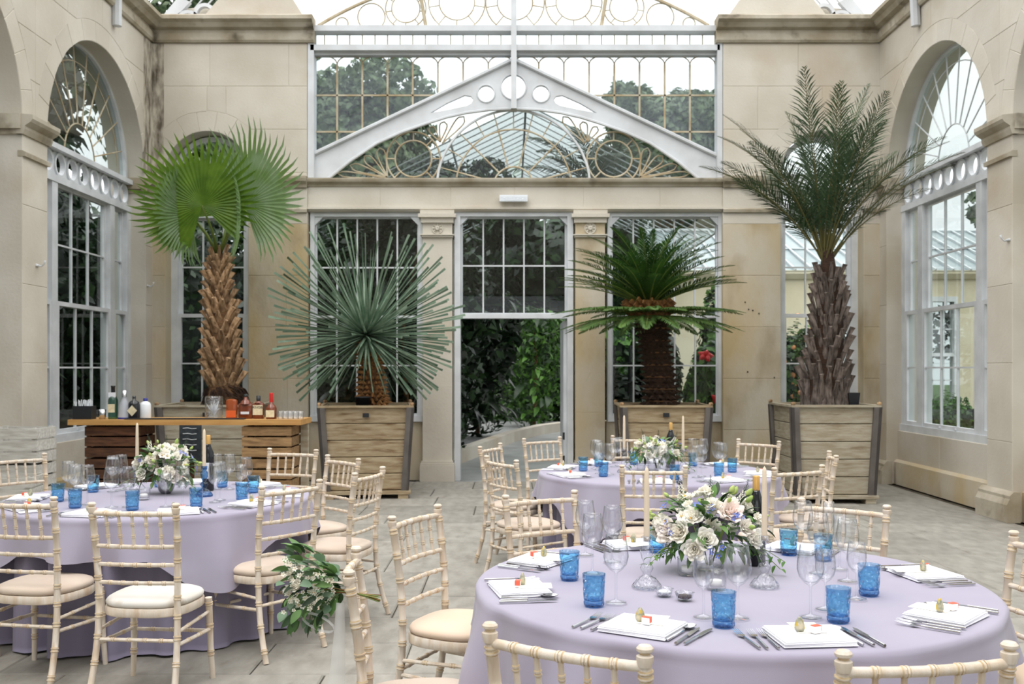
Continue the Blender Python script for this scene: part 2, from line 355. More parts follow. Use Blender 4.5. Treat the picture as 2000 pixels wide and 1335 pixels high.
floor = struct('floor', MB().b2((-5.6,-1.2,-.2),(5.7,13.75,-.02)).mesh('floor_bed', GROUT), 'grey flagstone conservatory floor with recessed joints')
y = 1.2; rowi = 0
while y < 13.9:
    hgt = R_.choice([.5,.58,.66,.74,.8]); x = -5.0+R_.uniform(-.4, 0)
    if y+hgt > 13.65: hgt = 13.72-y
    if hgt < .2: break
    while x < 5.05:
        wd = R_.uniform(.7, 1.35); x1 = min(x+wd, 5.05); xa = max(x, -4.94)
        if 5.05-x1 < .3: x1 = 5.05
        if x1-xa > .1:
            g = .0035; gy_ = .007; j = lambda: R_.uniform(-.002, .002)
            zt = R_.uniform(-.003, .003)
            P = [(xa+g+j(), y+gy_+j()), (x1-g+j(), y+gy_+j()), (x1-g+j(), y+hgt-gy_+j()), (xa+g+j(), y+hgt-gy_+j())]
            mb = MB(); c = .008
            cx, cy = (xa+x1)/2, y+hgt/2; ins = [(px+(c if px < cx else -c), py+(c if py < cy else -c)) for px, py in P]
            mb.add([(*p, zt) for p in ins]+[(*p, zt-c) for p in P]+[(*p, -.05) for p in P], [(0,1,2,3)]+[(k*4+i, (k+1)*4+i, (k+1)*4+(i+1) % 4, k*4+(i+1) % 4) for k in (0,1) for i in range(4)])
            O('flagstone', mb.mesh('flagstone', FLAG), floor)
        x = x1
    y += hgt; rowi += 1

def circle_panel(mb, T, u0, u1, z0, z1, cnt, n1, n0):
    wv = (u1-u0)/cnt; zc = (z0+z1)/2; hh = (z1-z0)/2; r = min(wv, z1-z0)*.40
    for i in range(cnt):
        uc = u0+wv*(i+.5); n = 24; outer = []; inner = []
        for k in range(n):
            a = 2*PI*k/n+PI/n; c_, s_ = math.cos(a), math.sin(a); q = min((wv/2)/max(abs(c_),1e-6), hh/max(abs(s_),1e-6))
            outer.append((uc+c_*q, zc+s_*q)); inner.append((uc+c_*r, zc+s_*r))
        mb.strip(outer, inner, n0, n1, T, closed=True)
        mb.strip([(uc+(r+.03)*math.cos(2*PI*k/n), zc+(r+.03)*math.sin(2*PI*k/n)) for k in range(n)], [(uc+r*math.cos(2*PI*k/n), zc+r*math.sin(2*PI*k/n)) for k in range(n)], n1, n1+.02, T, closed=True)
def sash(fb, parent, T, u0, u1, z0, z1, n, cols, rows, st=.05, bar=.02, pane=PANE, dep=.05, uoff=0):
    """frame + bars into fb; panes as parts"""
    for a, b in (((u0,z0),(u1,z0+st)),((u0,z1-st),(u1,z1)),((u0,z0+st),(u0+st,z1-st)),((u1-st,z0+st),(u1,z1-st))):
        fb.b2((a[0],n-dep/2,a[1]),(b[0],n+dep/2,b[1]), T)
    a0, a1, b0, b1 = u0+st, u1-st, z0+st, z1-st
    cu = [a0+(a1-a0)*i/cols for i in range(cols+1)]; cz = [b0+(b1-b0)*i/rows for i in range(rows+1)]
    for u in cu[1:-1]: fb.b2((u-bar/2,n-.015,b0),(u+bar/2,n+.015,b1), T)
    for z in cz[1:-1]: fb.b2((a0,n-.014,z-bar/2),(a1,n+.014,z+bar/2), T)
    for i in range(cols):
        for j in range(rows):
            pm = MB().b2((cu[i]+bar/2,n-.002,cz[j]+bar/2),(cu[i+1]-bar/2,n+.002,cz[j+1]-bar/2), T)
            O('pane', pm.mesh('pane', pane), parent)
def flatpane(name, poly, T, n, parent, m=PANE):
    mb = MB(); mb.prism(poly, n-.002, n+.002, T); return O(name, mb.mesh(name, m), parent)
def barline(mb, T, pts, n, w=.018):
    mb.tube([T(u, n, z) for u, z in pts], w/2, 6, up=(T(0,1,0)[0]-T(0,0,0)[0], T(0,1,0)[1]-T(0,0,0)[1], 0))
def fanlight(parent, T, uc, zc, R, n, m_bar, spokes=9, hub=.3, rings=(.86,), pane=PANE, fw=.07):
    mb = MB(); mb.strip(arc(uc, zc, R, 0, 180, 32), arc(uc, zc, R-fw, 0, 180, 32), n-.04, n+.04, T)
    mb.b2((uc-R, n-.04, zc-.03), (uc+R, n+.04, zc+.03), T)
    O('fan_frame', mb.mesh('fan_frame', PAINT), parent)
    b = MB()
    barline(b, T, arc(uc, zc, R*hub, 0, 180, 20), n)
    for i in range(1, spokes):
        a = math.radians(180*i/spokes); barline(b, T, [(uc+math.cos(a)*R*hub, zc+math.sin(a)*R*hub), (uc+math.cos(a)*(R-fw), zc+math.sin(a)*(R-fw))], n)
    for r in rings: barline(b, T, arc(uc, zc, R*r, 0, 180, 24), n, .014)
    O('fan_bars', b.mesh('fan_bars', m_bar), parent)
    flatpane('fan_pane', arc(uc, zc, R-fw, 0, 180, 24), T, n, parent, pane)

def bay_window(name, T, uc, W, label, zsill=.72, n=-.27, full=True):
    w_ = struct(name, None, label); h = W/2
    fb = MB()
    fb.b2((uc-h, n-.08, zsill), (uc+h, n+.1, zsill+.09), T)
    if full:
        mu = h*.57
        for u in (uc-h+.05, uc+h-.05, uc-mu, uc+mu): fb.b2((u-.07, n-.06, zsill+.09), (u+.07, n+.07, 3.7), T)
        spans = [(uc-h+.12, uc-mu-.07, 1), (uc-mu+.07, uc+mu-.07, 3), (uc+mu+.07, uc+h-.12, 1)]
    else:
        for u in (uc-h+.04, uc+h-.04): fb.b2((u-.05, n-.06, zsill+.09), (u+.05, n+.07, 3.7), T)
        spans = [(uc-h+.09, uc+h-.09, 3)]
    fb.b2((uc-h, n-.06, 3.66), (uc+h, n+.08, 3.74), T); fb.b2((uc-h, n-.06, 4.02), (uc+h, n+.12, 4.08), T)
    for a, b, c in spans:
        sash(fb, w_, T, a, b, 2.27, 3.68, n-.01, c, 2)
        sash(fb, w_, T, a, b, zsill+.09, 2.32, n+.04, c, 2)
        if c == 3:
            for du in (-.22, .22): fb.b2(((a+b)/2+du-.02, n+.06, zsill+.1), ((a+b)/2+du+.02, n+.085, zsill+.125), T)
    cp = MB(); circle_panel(cp, T, uc-h+.02, uc+h-.02, 3.74, 4.02, 9 if full else 4, n+.03, n-.01)
    O('window_frame', fb.mesh('window_frame', PAINT), w_)
    O('circle_panel', cp.mesh('circle_panel', PAINT), w_)
    return w_

walls = {}
for side, T, sgn, lab in (('left', TL, 1, 'cream ashlar side wall on the left with tall arches'), ('right', TR, -1, 'cream ashlar side wall on the right with tall arches')):
    wl = struct('wall_'+side, None, lab); walls[side] = wl
    cs = [12.03, 8.65, 5.27, 1.89]; Rr = 1.42; zc = 4.02
    edges = [-1.2]+[e for c in reversed(cs) for e in (c-Rr, c+Rr)]+[YB+.4]
    for i in range(0, len(edges), 2):
        a, b = edges[i], edges[i+1]
        if b-a > .05:
            near = b > 10
            ashlar(wl, T, a, b, 0, zc, n0=-.5, bw=3, m=STONE, course=.8, seed=i+3, worn_below=0)
            mb = profile_run(T, a-.04 if near else a, b+.04 if b < 13 else b, IMP)
            for (u, s_) in ((a, -1), (b, 1)):     # impost returns into the arch reveals
                if abs(u-(-1.2)) < .1 or u > 13.6: continue
                mb.b2((u+s_*.06, -.27, 3.97), (u, .0, 4.12), T)
                mb.b2((u+s_*.03, -.27, 3.92), (u, .0, 3.97), T)
            O('impost', mb.mesh('impost', MOULD), wl)
            O('string_moulding', profile_run(T, a-.006, b+.006, STR).mesh('string_moulding', MOULD), wl)
            O('pier_base', profile_run(T, a-.07 if a > 0 else a, b+.07 if b < 13 else b, BASE).mesh('pier_base', MOULD), wl)
    for k, c in enumerate(cs):
        voussoirs(wl, T, c, zc, Rr, Rr+.245, 13)
    # blocks above the springing, course by course around the extrados
    ashlar(wl, T, -1.2, YB+.4, zc, 6.03, arches=[(c, zc, Rr+.243) for c in cs], course=.5, bw=1.3, seed=11)
    for c in cs:                                             # low wall under each window, set back
        ashlar(wl, T, c-Rr, c+Rr, .0, .72, n1=-.15, n0=-.5, course=.72, bw=1.4, m=STONE, seed=5)
        O('plinth', profile_run(T, c-Rr, c+Rr, [(-.2,0),(-.1,0),(-.1,.3),(-.13,.33),(-.2,.33)]).mesh('plinth', STONE_W), wl)
    O('cornice', profile_run(T, -1.2, YB, CORN).mesh('cornice', MOULD), wl)
    for k, c in enumerate(cs):
        nm = {'left': ['window_1','window_2','window_3','window_4'], 'right': ['window_5','window_6','window_7','window_8']}[side][k]
        nn_ = -.27 if k == 0 else -.46
        wn = bay_window(nm, T, c, 2*Rr, n=nn_, label= f'white sash window with circle frieze and fanlight, {side} wall, bay {["nearest the back","second from the back","third from the back","beside the camera"][k]}')
        fanlight(wn, T, c, 4.08, Rr-.02, nn_, BARP if side == 'left' else PAINT, 11, .3, (.82,))
# stained stone strip in the left corner
O('corner_stain', MB().b2((-4.948, YB-.006, 4.25), (-4.79, YB+.02, 6.02)).b2((-4.97, 13.38, 4.2), (-4.944, 13.70, 6.02)).mesh('corner_stain', DIRT), None, label='dark mossy stained stone strip in the back left corner', kind='structure').name = 'trim_1'

wb = struct('wall_back', None, 'cream ashlar back wall with two arched bays and a glazed centre')
AZ, AR = 4.25, .57
bays = ((-4.2, -4.95, U(600)), (4.27, U(1412), XR))
for i, (c, a, b) in enumerate(bays):
    ashlar(wb, TB, a-.5 if i == 0 else a, c-AR, 0, AZ, course=.7, bw=1.2, seed=20+i, worn_below=3.6, m=STONE)
    ashlar(wb, TB, c+AR, b if i == 0 else b+.5, 0, AZ, course=.7, bw=1.2, seed=24+i, worn_below=3.6, m=STONE)
    voussoirs(wb, TB, c, AZ, AR, AR+.28, 9)
    ashlar(wb, TB, a-.5 if i == 0 else a, b if i == 0 else b+.5, AZ, 6.03, arches=[(c, AZ, AR+.275)], course=.59, bw=1.1, seed=30+i)
    ashlar(wb, TB, c-AR, c+AR, 0, .84, n1=-.15, course=.8, m=STONE_W, seed=3)
    for (p, q) in ((a, c-AR), (c+AR, b)):
        O('impost', profile_run(TB, p, q, [(-.05,4.04),(.03,4.04),(.04,4.08),(.08,4.12),(.09,4.16),(.09,4.19),(-.05,4.2)]).mesh('impost', MOULD), wb)
        O('string_moulding', profile_run(TB, p, q, STR).mesh('string_moulding', MOULD), wb)
        O('pier_base', profile_run(TB, p+.0, q, BASE).mesh('pier_base', MOULD), wb)
    e0, e1 = (a, b+.1) if i == 0 else (a-.1, b)
    O('cornice', profile_run(TB, e0, e1, CORN).mesh('cornice', MOULD), wb)
    wn = bay_window('window_9' if i == 0 else 'window_10', TB, c, 2*AR, ('narrow white sash window in the arched back bay behind the fan palm' if i == 0 else 'narrow white sash window in the arched back bay behind the tall date palm'), zsill=.84, n=-.3, full=False)
    fanlight(wn, TB, c, 4.25, AR-.02, -.3, PAINT, 7, .3, ())
# gable stones above the cornice
for i, s_ in enumerate((0, 1)):
    pl = [(388,38),(592,38),(592,30),(566,-12),(520,-40),(436,-18)] if s_ == 0 else [(1424,38),(1625,38),(1580,-18),(1500,-40),(1452,-12),(1424,28)]
    O('gable_stone', block_mesh([(U(x), Z(y)) for x, y in pl], TB, -.05, -.5).mesh('gable_stone', STONE), wb)
# centre: frieze beam, lintel moulding
c0, c1 = U(600), U(1412)
fz = [c0, U(742), U(880), U(1005), U(1140), U(1290), c1]
for p, q in zip(fz, fz[1:]): O('frieze_stone', block_mesh([(p,3.78),(q,3.78),(q,4.06),(p,4.06)], TB, -.04, -.5, .004).mesh('frieze_stone', STONE), wb)
O('frieze_ledge', profile_run(TB, c0, c1, [(-.5,4.06),(-.03,4.06),(-.02,4.09),(.03,4.12),(.04,4.15),(.04,4.17),(-.5,4.18)]).mesh('frieze_ledge', MOULD), wb)
O('lintel_moulding', profile_run(TB, c0, c1, [(-.5,3.72),(-.05,3.72),(-.01,3.75),(-.01,3.78),(-.5,3.78)]).mesh('lintel_moulding', STONE), wb)
for a, b, lab in ((U(825), U(883), 'cream stone pilaster'), (U(1124), U(1182), 'cream stone pilaster')):
    m_ = STONE if a < 0 else STONE_W
    zs = [0.0, 1.3, 2.4, 3.72] if a < 0 else [0, .95, 2.1, 3.72]
    for z0, z1 in zip(zs, zs[1:]): O('stone_block', block_mesh([(a,z0),(b,z0),(b,z1),(a,z1)], TB, -.02, -.5, .003).mesh('stone_block', m_), wb)
    cm = MB()
    for (ex, z0, z1) in ((.03,3.68,3.73),(.055,3.63,3.68),(.02,3.56,3.63),(.012,3.36,3.385),(.03,3.385,3.40)): cm.b2((a-ex, -.3, z0), (b+ex, ex, z1), TB)
    O('capital', cm.mesh('capital', STONE), wb)
    bm_ = MB()
    for (ex, z0, z1) in ((.035,0,.22),(.028,.22,.25),(.015,.25,.28)): bm_.b2((a-ex, -.3, z0), (b+ex, ex, z1), TB)
    O('pilaster_base', bm_.mesh('pilaster_base', STONE), wb)
    rs = MB(); cu, cz = (a+b)/2, 3.485
    for r0, r1, nn in ((.082,.07,.0),(.035,.0,.012)):
        rs.lathe([(r0,0),(r0*.98,.012+nn),(max(r1,.001),.014+nn),(max(r1-.006,0),0.004)], 20, M=Matrix.Rotation(PI/2, 3, 'X').to_4x4(), c=TB(cu,-.02,cz))
    for k in range(8):
        an = 2*PI*k/8; rs.lathe([(.0,.014),(.012,.012),(.018,.006),(.02,0)], 8, M=Matrix.Rotation(PI/2, 3, 'X').to_4x4(), c=TB(cu+.05*math.cos(an), -.02, cz+.05*math.sin(an)))
    O('rosette', rs.mesh('rosette', STONE, True), wb)
def dog_ear(mb, T, u0, u1, z0, z1, n0, n1, c=.09):
    for s_, u in ((1, u0), (-1, u1)): mb.prism([(u, z1), (u+s_*c, z1), (u, z1-c)], n0, n1, T)
# big windows either side of the door
for nm, a, b, lab in (('window_11', U(603), U(824), 'large white window of twenty panes behind the spiky yucca'), ('window_12', U(1188), U(1414), 'large white window of twenty panes behind the cycad')):
    w_ = struct(nm, None, lab); fb = MB(); n = -.2
    fb.b2((a, n-.05, .82), (b, n+.12, .9), TB)
    for p, q in ((a, a+.06), (b-.06, b)): fb.b2((p, n-.05, .9), (q, n+.1, 3.72), TB)
    fb.b2((a+.06, n-.05, 3.66), (b-.06, n+.097, 3.718), TB); dog_ear(fb, TB, a+.06, b-.06, 3.72, 3.66, n-.03, n+.08, .12)
    sash(fb, w_, TB, a+.05, b-.05, 2.25, 3.67, n, 5, 2, .03, .02); sash(fb, w_, TB, a+.05, b-.05, .9, 2.29, n+.04, 5, 2, .03, .02)
    O('window_frame', fb.mesh('window_frame', PAINT), w_)
    ashlar(wb, TB, a-.02, b+.02, 0, .82, n1=-.12, course=.8, m=STONE_W, seed=9)
d_ = struct('door_1', None, 'open white doorway with a ten pane light above, between the pilasters'); fb = MB(); n = -.2
a, b = U(887), U(1120)
for p, q in ((a, a+.08), (b-.08, b)): fb.b2((p, n-.08, 0), (q, n+.12, 3.72), TB)
fb.b2((a+.08, n-.08, 3.66), (b-.08, n+.117, 3.718), TB); fb.b2((a+.08, n-.06, 2.25), (b-.08, n+.1, 2.31), TB)
for s_, u in ((1, a+.08), (-1, b-.08)): fb.prism([(u, 3.66), (u+s_*.12, 3.66), (u, 3.54)], n-.03, n+.08, TB)
sash(fb, d_, TB, a+.08, b-.08, 2.3, 3.67, n, 5, 2, .03, .02)
O('door_frame', fb.mesh('door_frame', PAINT), d_)
lf = MB(); lf.box((0,0,1.12),(.05,.95,2.2)); O('door_leaf', lf.mesh('door_leaf', PAINT), d_, loc=(b-.1, YB+.72, 0))
hg = MB()
for z in (.3, .62): hg.box((b-.13, YB+.09, z), (.03, .03, .1))
O('hinge', hg.mesh('hinge', DARKM), d_)

# upper centre: iron gable, beams, glazing
g = struct('trim_2', None, 'white iron gable with pierced circles over the fan glazing')
def Wp(pts): return [(U(x), Z(y)) for x, y in pts]
cir = lambda cx, cy, r, n=24: [(cx+r*math.cos(2*PI*k/n), cy-r*math.sin(2*PI*k/n)) for k in range(n)]
inner = [(637,348),(680,313),(734,277),(783,255),(832,238),(870,226),(910,217),(955,211),(1003,209)]
inner = inner+[(2006-x, y) for x, y in reversed(inner[:-1])]
outer = []
for x, y in inner:
    t = abs(x-1003)/403; t2 = min(1, t*1.0); outer.append((1003+(x-1003)*403/366, 113+190.6*min(1, abs((x-1003)*403/366)/403)))
holes = [cir(1003,166,24)]
for s_ in (-1, 1):
    holes.append(cir(1003+s_*54,179,16))
    holes.append([(1003+s_*dx, y) for dx, y in ((164,217),(132,198),(96,182),(84,184),(79,190),(83,198),(92,203),(130,211))])
from mathutils.geometry import tessellate_polygon
plate_out = [(600,349),(600,303),(1003,112.4),(1406,303),(1406,349)]+list(reversed(inner))
loops = [Wp(plate_out)]+[Wp(h_) for h_ in holes]
tri = tessellate_polygon([[Vector((p[0], p[1], 0)) for p in lp] for lp in loops]); flat_ = [p for lp in loops for p in lp]; nv = len(flat_)
pl = MB(); vs = [TB(u, -.10, z) for u, z in flat_]+[TB(u, -.16, z) for u, z in flat_]; fs = [tuple(t) for t in tri]+[tuple(nv+i for i in reversed(t)) for t in tri]; o_ = 0
for lp in loops:
    m_ = len(lp); fs += [(o_+i, o_+(i+1) % m_, nv+o_+(i+1) % m_, nv+o_+i) for i in range(m_)]; o_ += m_
pl.add(vs, fs); O('gable_plate', pl.mesh('gable_plate', IRON), g)
rib = MB()
rib.tube([TB(U(x), -.08, Z(y)) for x, y in ((600,303),(1003,112),(1406,303))], .03, 6, up=(0,1,0))
rib.tube([TB(U(x), -.09, Z(y)) for x, y in inner], .022, 6, up=(0,1,0))
O('gable_rim', rib.mesh('gable_rim', IRON), g)
hr = MB()
for c_, y_, r_ in ((1003,166,25),(949,179,17),(1057,179,17)): hr.tube([TB(U(x), -.095, Z(y)) for x, y in cir(c_, y_, r_)], .012, 6, closed=True, up=(0,1,0))
O('hole_rim', hr.mesh('hole_rim', IRON), g)
gz = struct('window_13', None, 'high gable glazing of cream bars and misty panes above the doorway')
fr_ = MB()
fr_.b2((U(601), -.2, 4.18), (U(613), .0, 6.3), TB); fr_.b2((U(1401), -.2, 4.18), (U(1411), .0, 6.3), TB)
fr_.b2((U(998), -.2, Z(212)), (U(1009), .02, 7.2), TB)
O('iron_post', fr_.mesh('iron_post', IRON), gz)
bm2 = MB()
for y0, y1, n1 in ((49,60,0.0),(87,98,.0)): bm2.b2((U(606), -.2, Z(y1)), (U(1406), n1, Z(y0)), TB)
bm2.b2((U(606), -.2, Z(104)), (U(1406), -.08, Z(98)), TB)
O('iron_beam', bm2.mesh('iron_beam', IRON), gz)
bs = MB(); n = -.17
for k in range(-16, 17):
    x = 1003+k*24.9
    if abs(k) > 0: bs.b2((U(x)-.006, n-.01, Z(88)), (U(x)+.006, n+.01, Z(60)), TB)
def gy(x): return 113+190.6*min(1, abs(x-1003)/403)
for k in range(-8, 9):
    x = 1003+k*49.8
    if k and abs(x-1003) < 398:
        wv = .024 if abs(k) > 3 else .02
        if gy(x) > 116: bs.b2((U(x)-wv/2, n-.012, Z(gy(x))), (U(x)+wv/2, n+.012, Z(119)), TB)
for k in range(-8, 8):
    x = 1003+k*49.8; xm = x+24.9
    barline(bs, TB, [(U(xm+24.9*math.cos(t)), Z(119-17*math.sin(t))) for t in [PI*i/12 for i in range(13)]], n, .016)
for y_ in (180, 252):
    xe = 1003-(y_-113)/190.6*403
    bs.b2((U(608), n-.012, Z(y_)-.011), (U(xe), n+.012, Z(y_)+.011), TB); bs.b2((U(2006-xe), n-.012, Z(y_)-.011), (U(1404), n+.012, Z(y_)+.011), TB)
O('glazing_bars', bs.mesh('glazing_bars', BARP), gz)
for k in range(-8, 8):
    x0, x1 = 1003+k*49.8, 1003+(k+1)*49.8
    for y0, y1 in ((104,180),(180,252),(252,303)):
        b0, b1 = gy(x0), gy(x1)
        if max(b0, b1) <= y0+2: continue
        poly = [(x0+1,y0+1),(x1-1,y0+1),(x1-1,max(y0+1,min(y1,b1))),(x0+1,max(y0+1,min(y1,b0)))]
        flatpane('pane', Wp(poly), TB, n, gz, PANED)
    flatpane('pane', Wp([(x0,60),(x1,60),(x1,88),(x0,88)]), TB, n, gz, PANE)
# top lunette
tb_ = MB(); Rl = 742/K; cl = (U(1003), Z(677))
sg = [p for p in arc(cl[0], cl[1], Rl, 90-33, 90+33, 40) if p[1] > Z(52)]
barline(tb_, TB, sg, -.15, .05)
for x, y_, r1, r2 in ((891,-4,35,56),(1006,-4,35,58),(1122,-4,35,56),(1221,6,28,40),(790,8,28,40),(1293,25,27,0),(722,25,27,0),(1350,38,12,0),(664,38,12,0)):
    for r in (r1, r2):
        if r: barline(tb_, TB, [(U(p), Z(q)) for p, q in cir(x, y_, r, 28)+[(x+r, y_)]], n, .018)
    if r2:
        for k in range(9): 
            an = 2*PI*k/9-PI/2; barline(tb_, TB, [(U(x+r1*math.cos(an)), Z(y_-r1*math.sin(an))), (U(x+r2*math.cos(an)), Z(y_-r2*math.sin(an)))], n, .016)
for s_ in (-1, 1):
    barline(tb_, TB, [(U(1003+s_*172), Z(50)), (U(1003+s_*190), Z(-55))], -.12, .05)
O('lunette_bars', tb_.mesh('lunette_bars', BARP), gz)
flatpane('lunette_pane', sg, TB, n, gz, PANE)
# fan glazing below the gable
fn = struct('window_14', None, 'low arched fan glazing with circles and petals above the doorway')
fb = MB(); n = -.17; FC = (U(1003), Z(361))
def farc(r, m_=24): return [p for p in arc(FC[0], FC[1], r/K, 0, 180, 36) if p[1] > 4.17]
wa = MB(); barline(wa, TB, farc(151), n+.02, .035); O('fan_arch', wa.mesh('fan_arch', PAINT), fn)
barline(fb, TB, farc(114), n, .024); barline(fb, TB, farc(40), n, .024)
for k in range(1, 12):
    an = PI*k/12; c_, s_ = math.cos(an), math.sin(an)
    if k % 2: barline(fb, TB, [(FC[0]+c_*40/K, FC[1]+s_*40/K), (FC[0]+c_*114/K, FC[1]+s_*114/K)], n, .022)
    barline(fb, TB, [(FC[0]+c_*114/K, max(4.17, FC[1]+s_*114/K)), (FC[0]+c_*150/K, max(4.17, FC[1]+s_*150/K))], n, .016)
for s_ in (-1, 1):
    mx = lambda x: 1003+s_*(1003-x)
    for r in (36, 53): barline(fb, TB, [(U(mx(p)), max(4.175, Z(q))) for p, q in cir(805,305,r,32)+[(805+r,305)]], n, .024)
    for k in range(8):
        an = PI/4*k+PI/2; barline(fb, TB, [(U(mx(805+36*math.cos(an))), Z(305-36*math.sin(an))), (U(mx(805+52*math.cos(an))), Z(305-52*math.sin(an)))], n, .02)
    for (bx, by, tx, ty, wv) in ((754,342,738,284,9),(754,342,708,300,9),(754,342,680,318,8),(754,344,655,334,6),(858,272,838,242,7),(858,272,866,232,8),(862,275,905,222,9)):
        ax, ay = tx-bx, ty-by; ln = math.hypot(ax, ay); ax, ay = ax/ln, ay/ln; px, py = -ay, ax; pts = []
        for i in range(21):
            t = i/20; tt = t*2 if t < .5 else (1-t)*2; sd_ = 1 if t < .5 else -1
            wd = wv*math.sin(min(1, tt*1.0)*PI*.5)**1.2*(math.sqrt(max(0, 1-max(0, (tt-.75)/.25)**2)) if tt > .75 else 1); dd = ln*tt
            pts.append((U(mx(bx+ax*dd+px*wd*sd_)), max(4.175, Z(by+ay*dd+py*wd*sd_))))
        barline(fb, TB, pts, n, .02)
O('fan_bars', fb.mesh('fan_bars', BARP), fn)
flatpane('fan_pane', Wp(inner), TB, n, fn, PANE)
# roof ribs and pierced brackets above the cornice
rf = struct('ceiling', None, 'white ribs of the glass roof above the walls')
for yy in (12.35, 9.0, 5.6, 2.2):
    rb = MB(); rb.tube([(XL+.05, yy, 5.8)]+[(.055+5.0*math.cos(math.radians(a)), yy, 6.35+3.2*math.sin(math.radians(a))) for a in range(172, 5, -8)]+[(XR-.05, yy, 5.8)], .06, 8, up=(0,1,0))
    O('roof_rib', rb.mesh('roof_rib', IRON), rf)
for s_ in (-1, 1):
    br = MB()
    def mxb(pts): return [(x if s_ < 0 else 2010-x, y) for x, y in pts]
    br.strip(Wp(mxb([(262,38),(300,6),(330,-30)])), Wp(mxb([(290,38),(322,14),(352,-18)])), -.5, -.42, TB)
    br.strip(Wp(mxb([(372,38),(404,8),(424,-16)])), Wp(mxb([(388,40),(418,14),(440,-10)])), -.5, -.42, TB)
    for cx, cy, r in ((312,36,13),(347,26,21),(381,6,15)):
        a_ = cir(cx, cy, r+7, 24); b_ = cir(cx, cy, r, 24); br.strip(Wp(mxb(a_)), Wp(mxb(b_)), -.5, -.42, TB, closed=True)
    O('pierced_bracket', br.mesh('pierced_bracket', IRON), rf)
    O('bracket_backing', block_mesh(Wp(mxb([(285,38),(400,38),(430,0),(400,-18),(330,-10)])), TB, -.55, -.7).mesh('bracket_backing', STONE), rf)
    sl = MB()
    for k in range(7): sl.tube([TB(U(262+k*14 if s_ < 0 else 2010-262-k*14), -.8-k*.02, Z(38)), TB(U(330+k*22 if s_ < 0 else 2010-330-k*22), -.8, Z(-60))], .012, 6)
    O('roof_bar', sl.mesh('roof_bar', IRON), rf)

# end wall behind the camera
we = struct('wall_front', None, 'plain cream wall behind the viewpoint')
Tf = frame_T((0,-1.2,0), (1,0), (0,1)); ashlar(we, Tf, -5.4, -2.4, 0, 6.03, seed=2, course=1, bw=1.5); ashlar(we, Tf, 2.4, 5.5, 0, 6.03, seed=3, course=1, bw=1.5); ashlar(we, Tf, -2.4, 2.4, 3.7, 6.03, seed=3, course=1, bw=1.6)
# ------------------------------------------------------------------ outside
struct('ground', MB().b2((-60,-12,-.3),(60,110,-.21)).mesh('ground', GRASS), 'lawn around the conservatory')
O('path', MB().b2((-5,13.72,-.2),(6,30,-.03)).mesh('path', PATH), None, label='smooth grey path running through the doorway', kind='structure')
O('terrace', MB().b2((5.6,8,-.2),(20,30,-.06)).mesh('terrace', GROUND), None, label='pale gravel court outside the right windows', kind='structure')
def leaves_mesh(name, pts, nrm, size, m, aspect=2.2, jit=.6, seed=0, nmats=None):
    """many small folded leaves at pts; numpy"""
    rg = np.random.default_rng(seed); n = len(pts); P = np.asarray(pts, float)
    d = rg.normal(size=(n,3))*jit+np.asarray(nrm); d /= np.linalg.norm(d, axis=1)[:,None]+1e-9
    a = np.cross(d, rg.normal(size=(n,3))); a /= np.linalg.norm(a, axis=1)[:,None]+1e-9; b = np.cross(d, a)
    s = (size*(.6+.8*rg.random(n)))[:,None]
    V = np.stack([P-a*s/2, P+b*s/aspect/2+d*s*.08, P+a*s/2, P-b*s/aspect/2+d*s*.08], 1).reshape(-1,3)
    me = bpy.data.meshes.new(name); F = np.arange(4*n).reshape(-1,4)
    me.vertices.add(4*n); me.vertices.foreach_set('co', V.ravel()); me.loops.add(4*n); me.loops.foreach_set('vertex_index', F.ravel())
    me.polygons.add(n); me.polygons.foreach_set('loop_start', np.arange(0, 4*n, 4)); me.polygons.foreach_set('loop_total', np.full(n, 4))
    for q in (m if isinstance(m, (list, tuple)) else [m]): me.materials.append(q)
    if isinstance(m, (list, tuple)): me.polygons.foreach_set('material_index', rg.integers(0, len(m), n))
    me.update(calc_edges=True); return me
def blob_points(blobs, n, seed):
    rg = np.random.default_rng(seed); out = []; nr = []; tot = sum(b[3]*b[4] for b in blobs)
    for (x, y, z, rx, rz) in blobs:
        k = int(n*rx*rz/tot); d = rg.normal(size=(k,3)); d /= np.linalg.norm(d, axis=1)[:,None]; r = .75+.3*rg.random(k)
        bump_ = 1+.12*np.sin(d[:,0]*7+x)*np.cos(d[:,2]*6+y)
        out.append(np.array([x,y,z])+d*(r*bump_)[:,None]*np.array([rx,rx,rz])); nr.append(d)
    return np.concatenate(out), np.concatenate(nr)
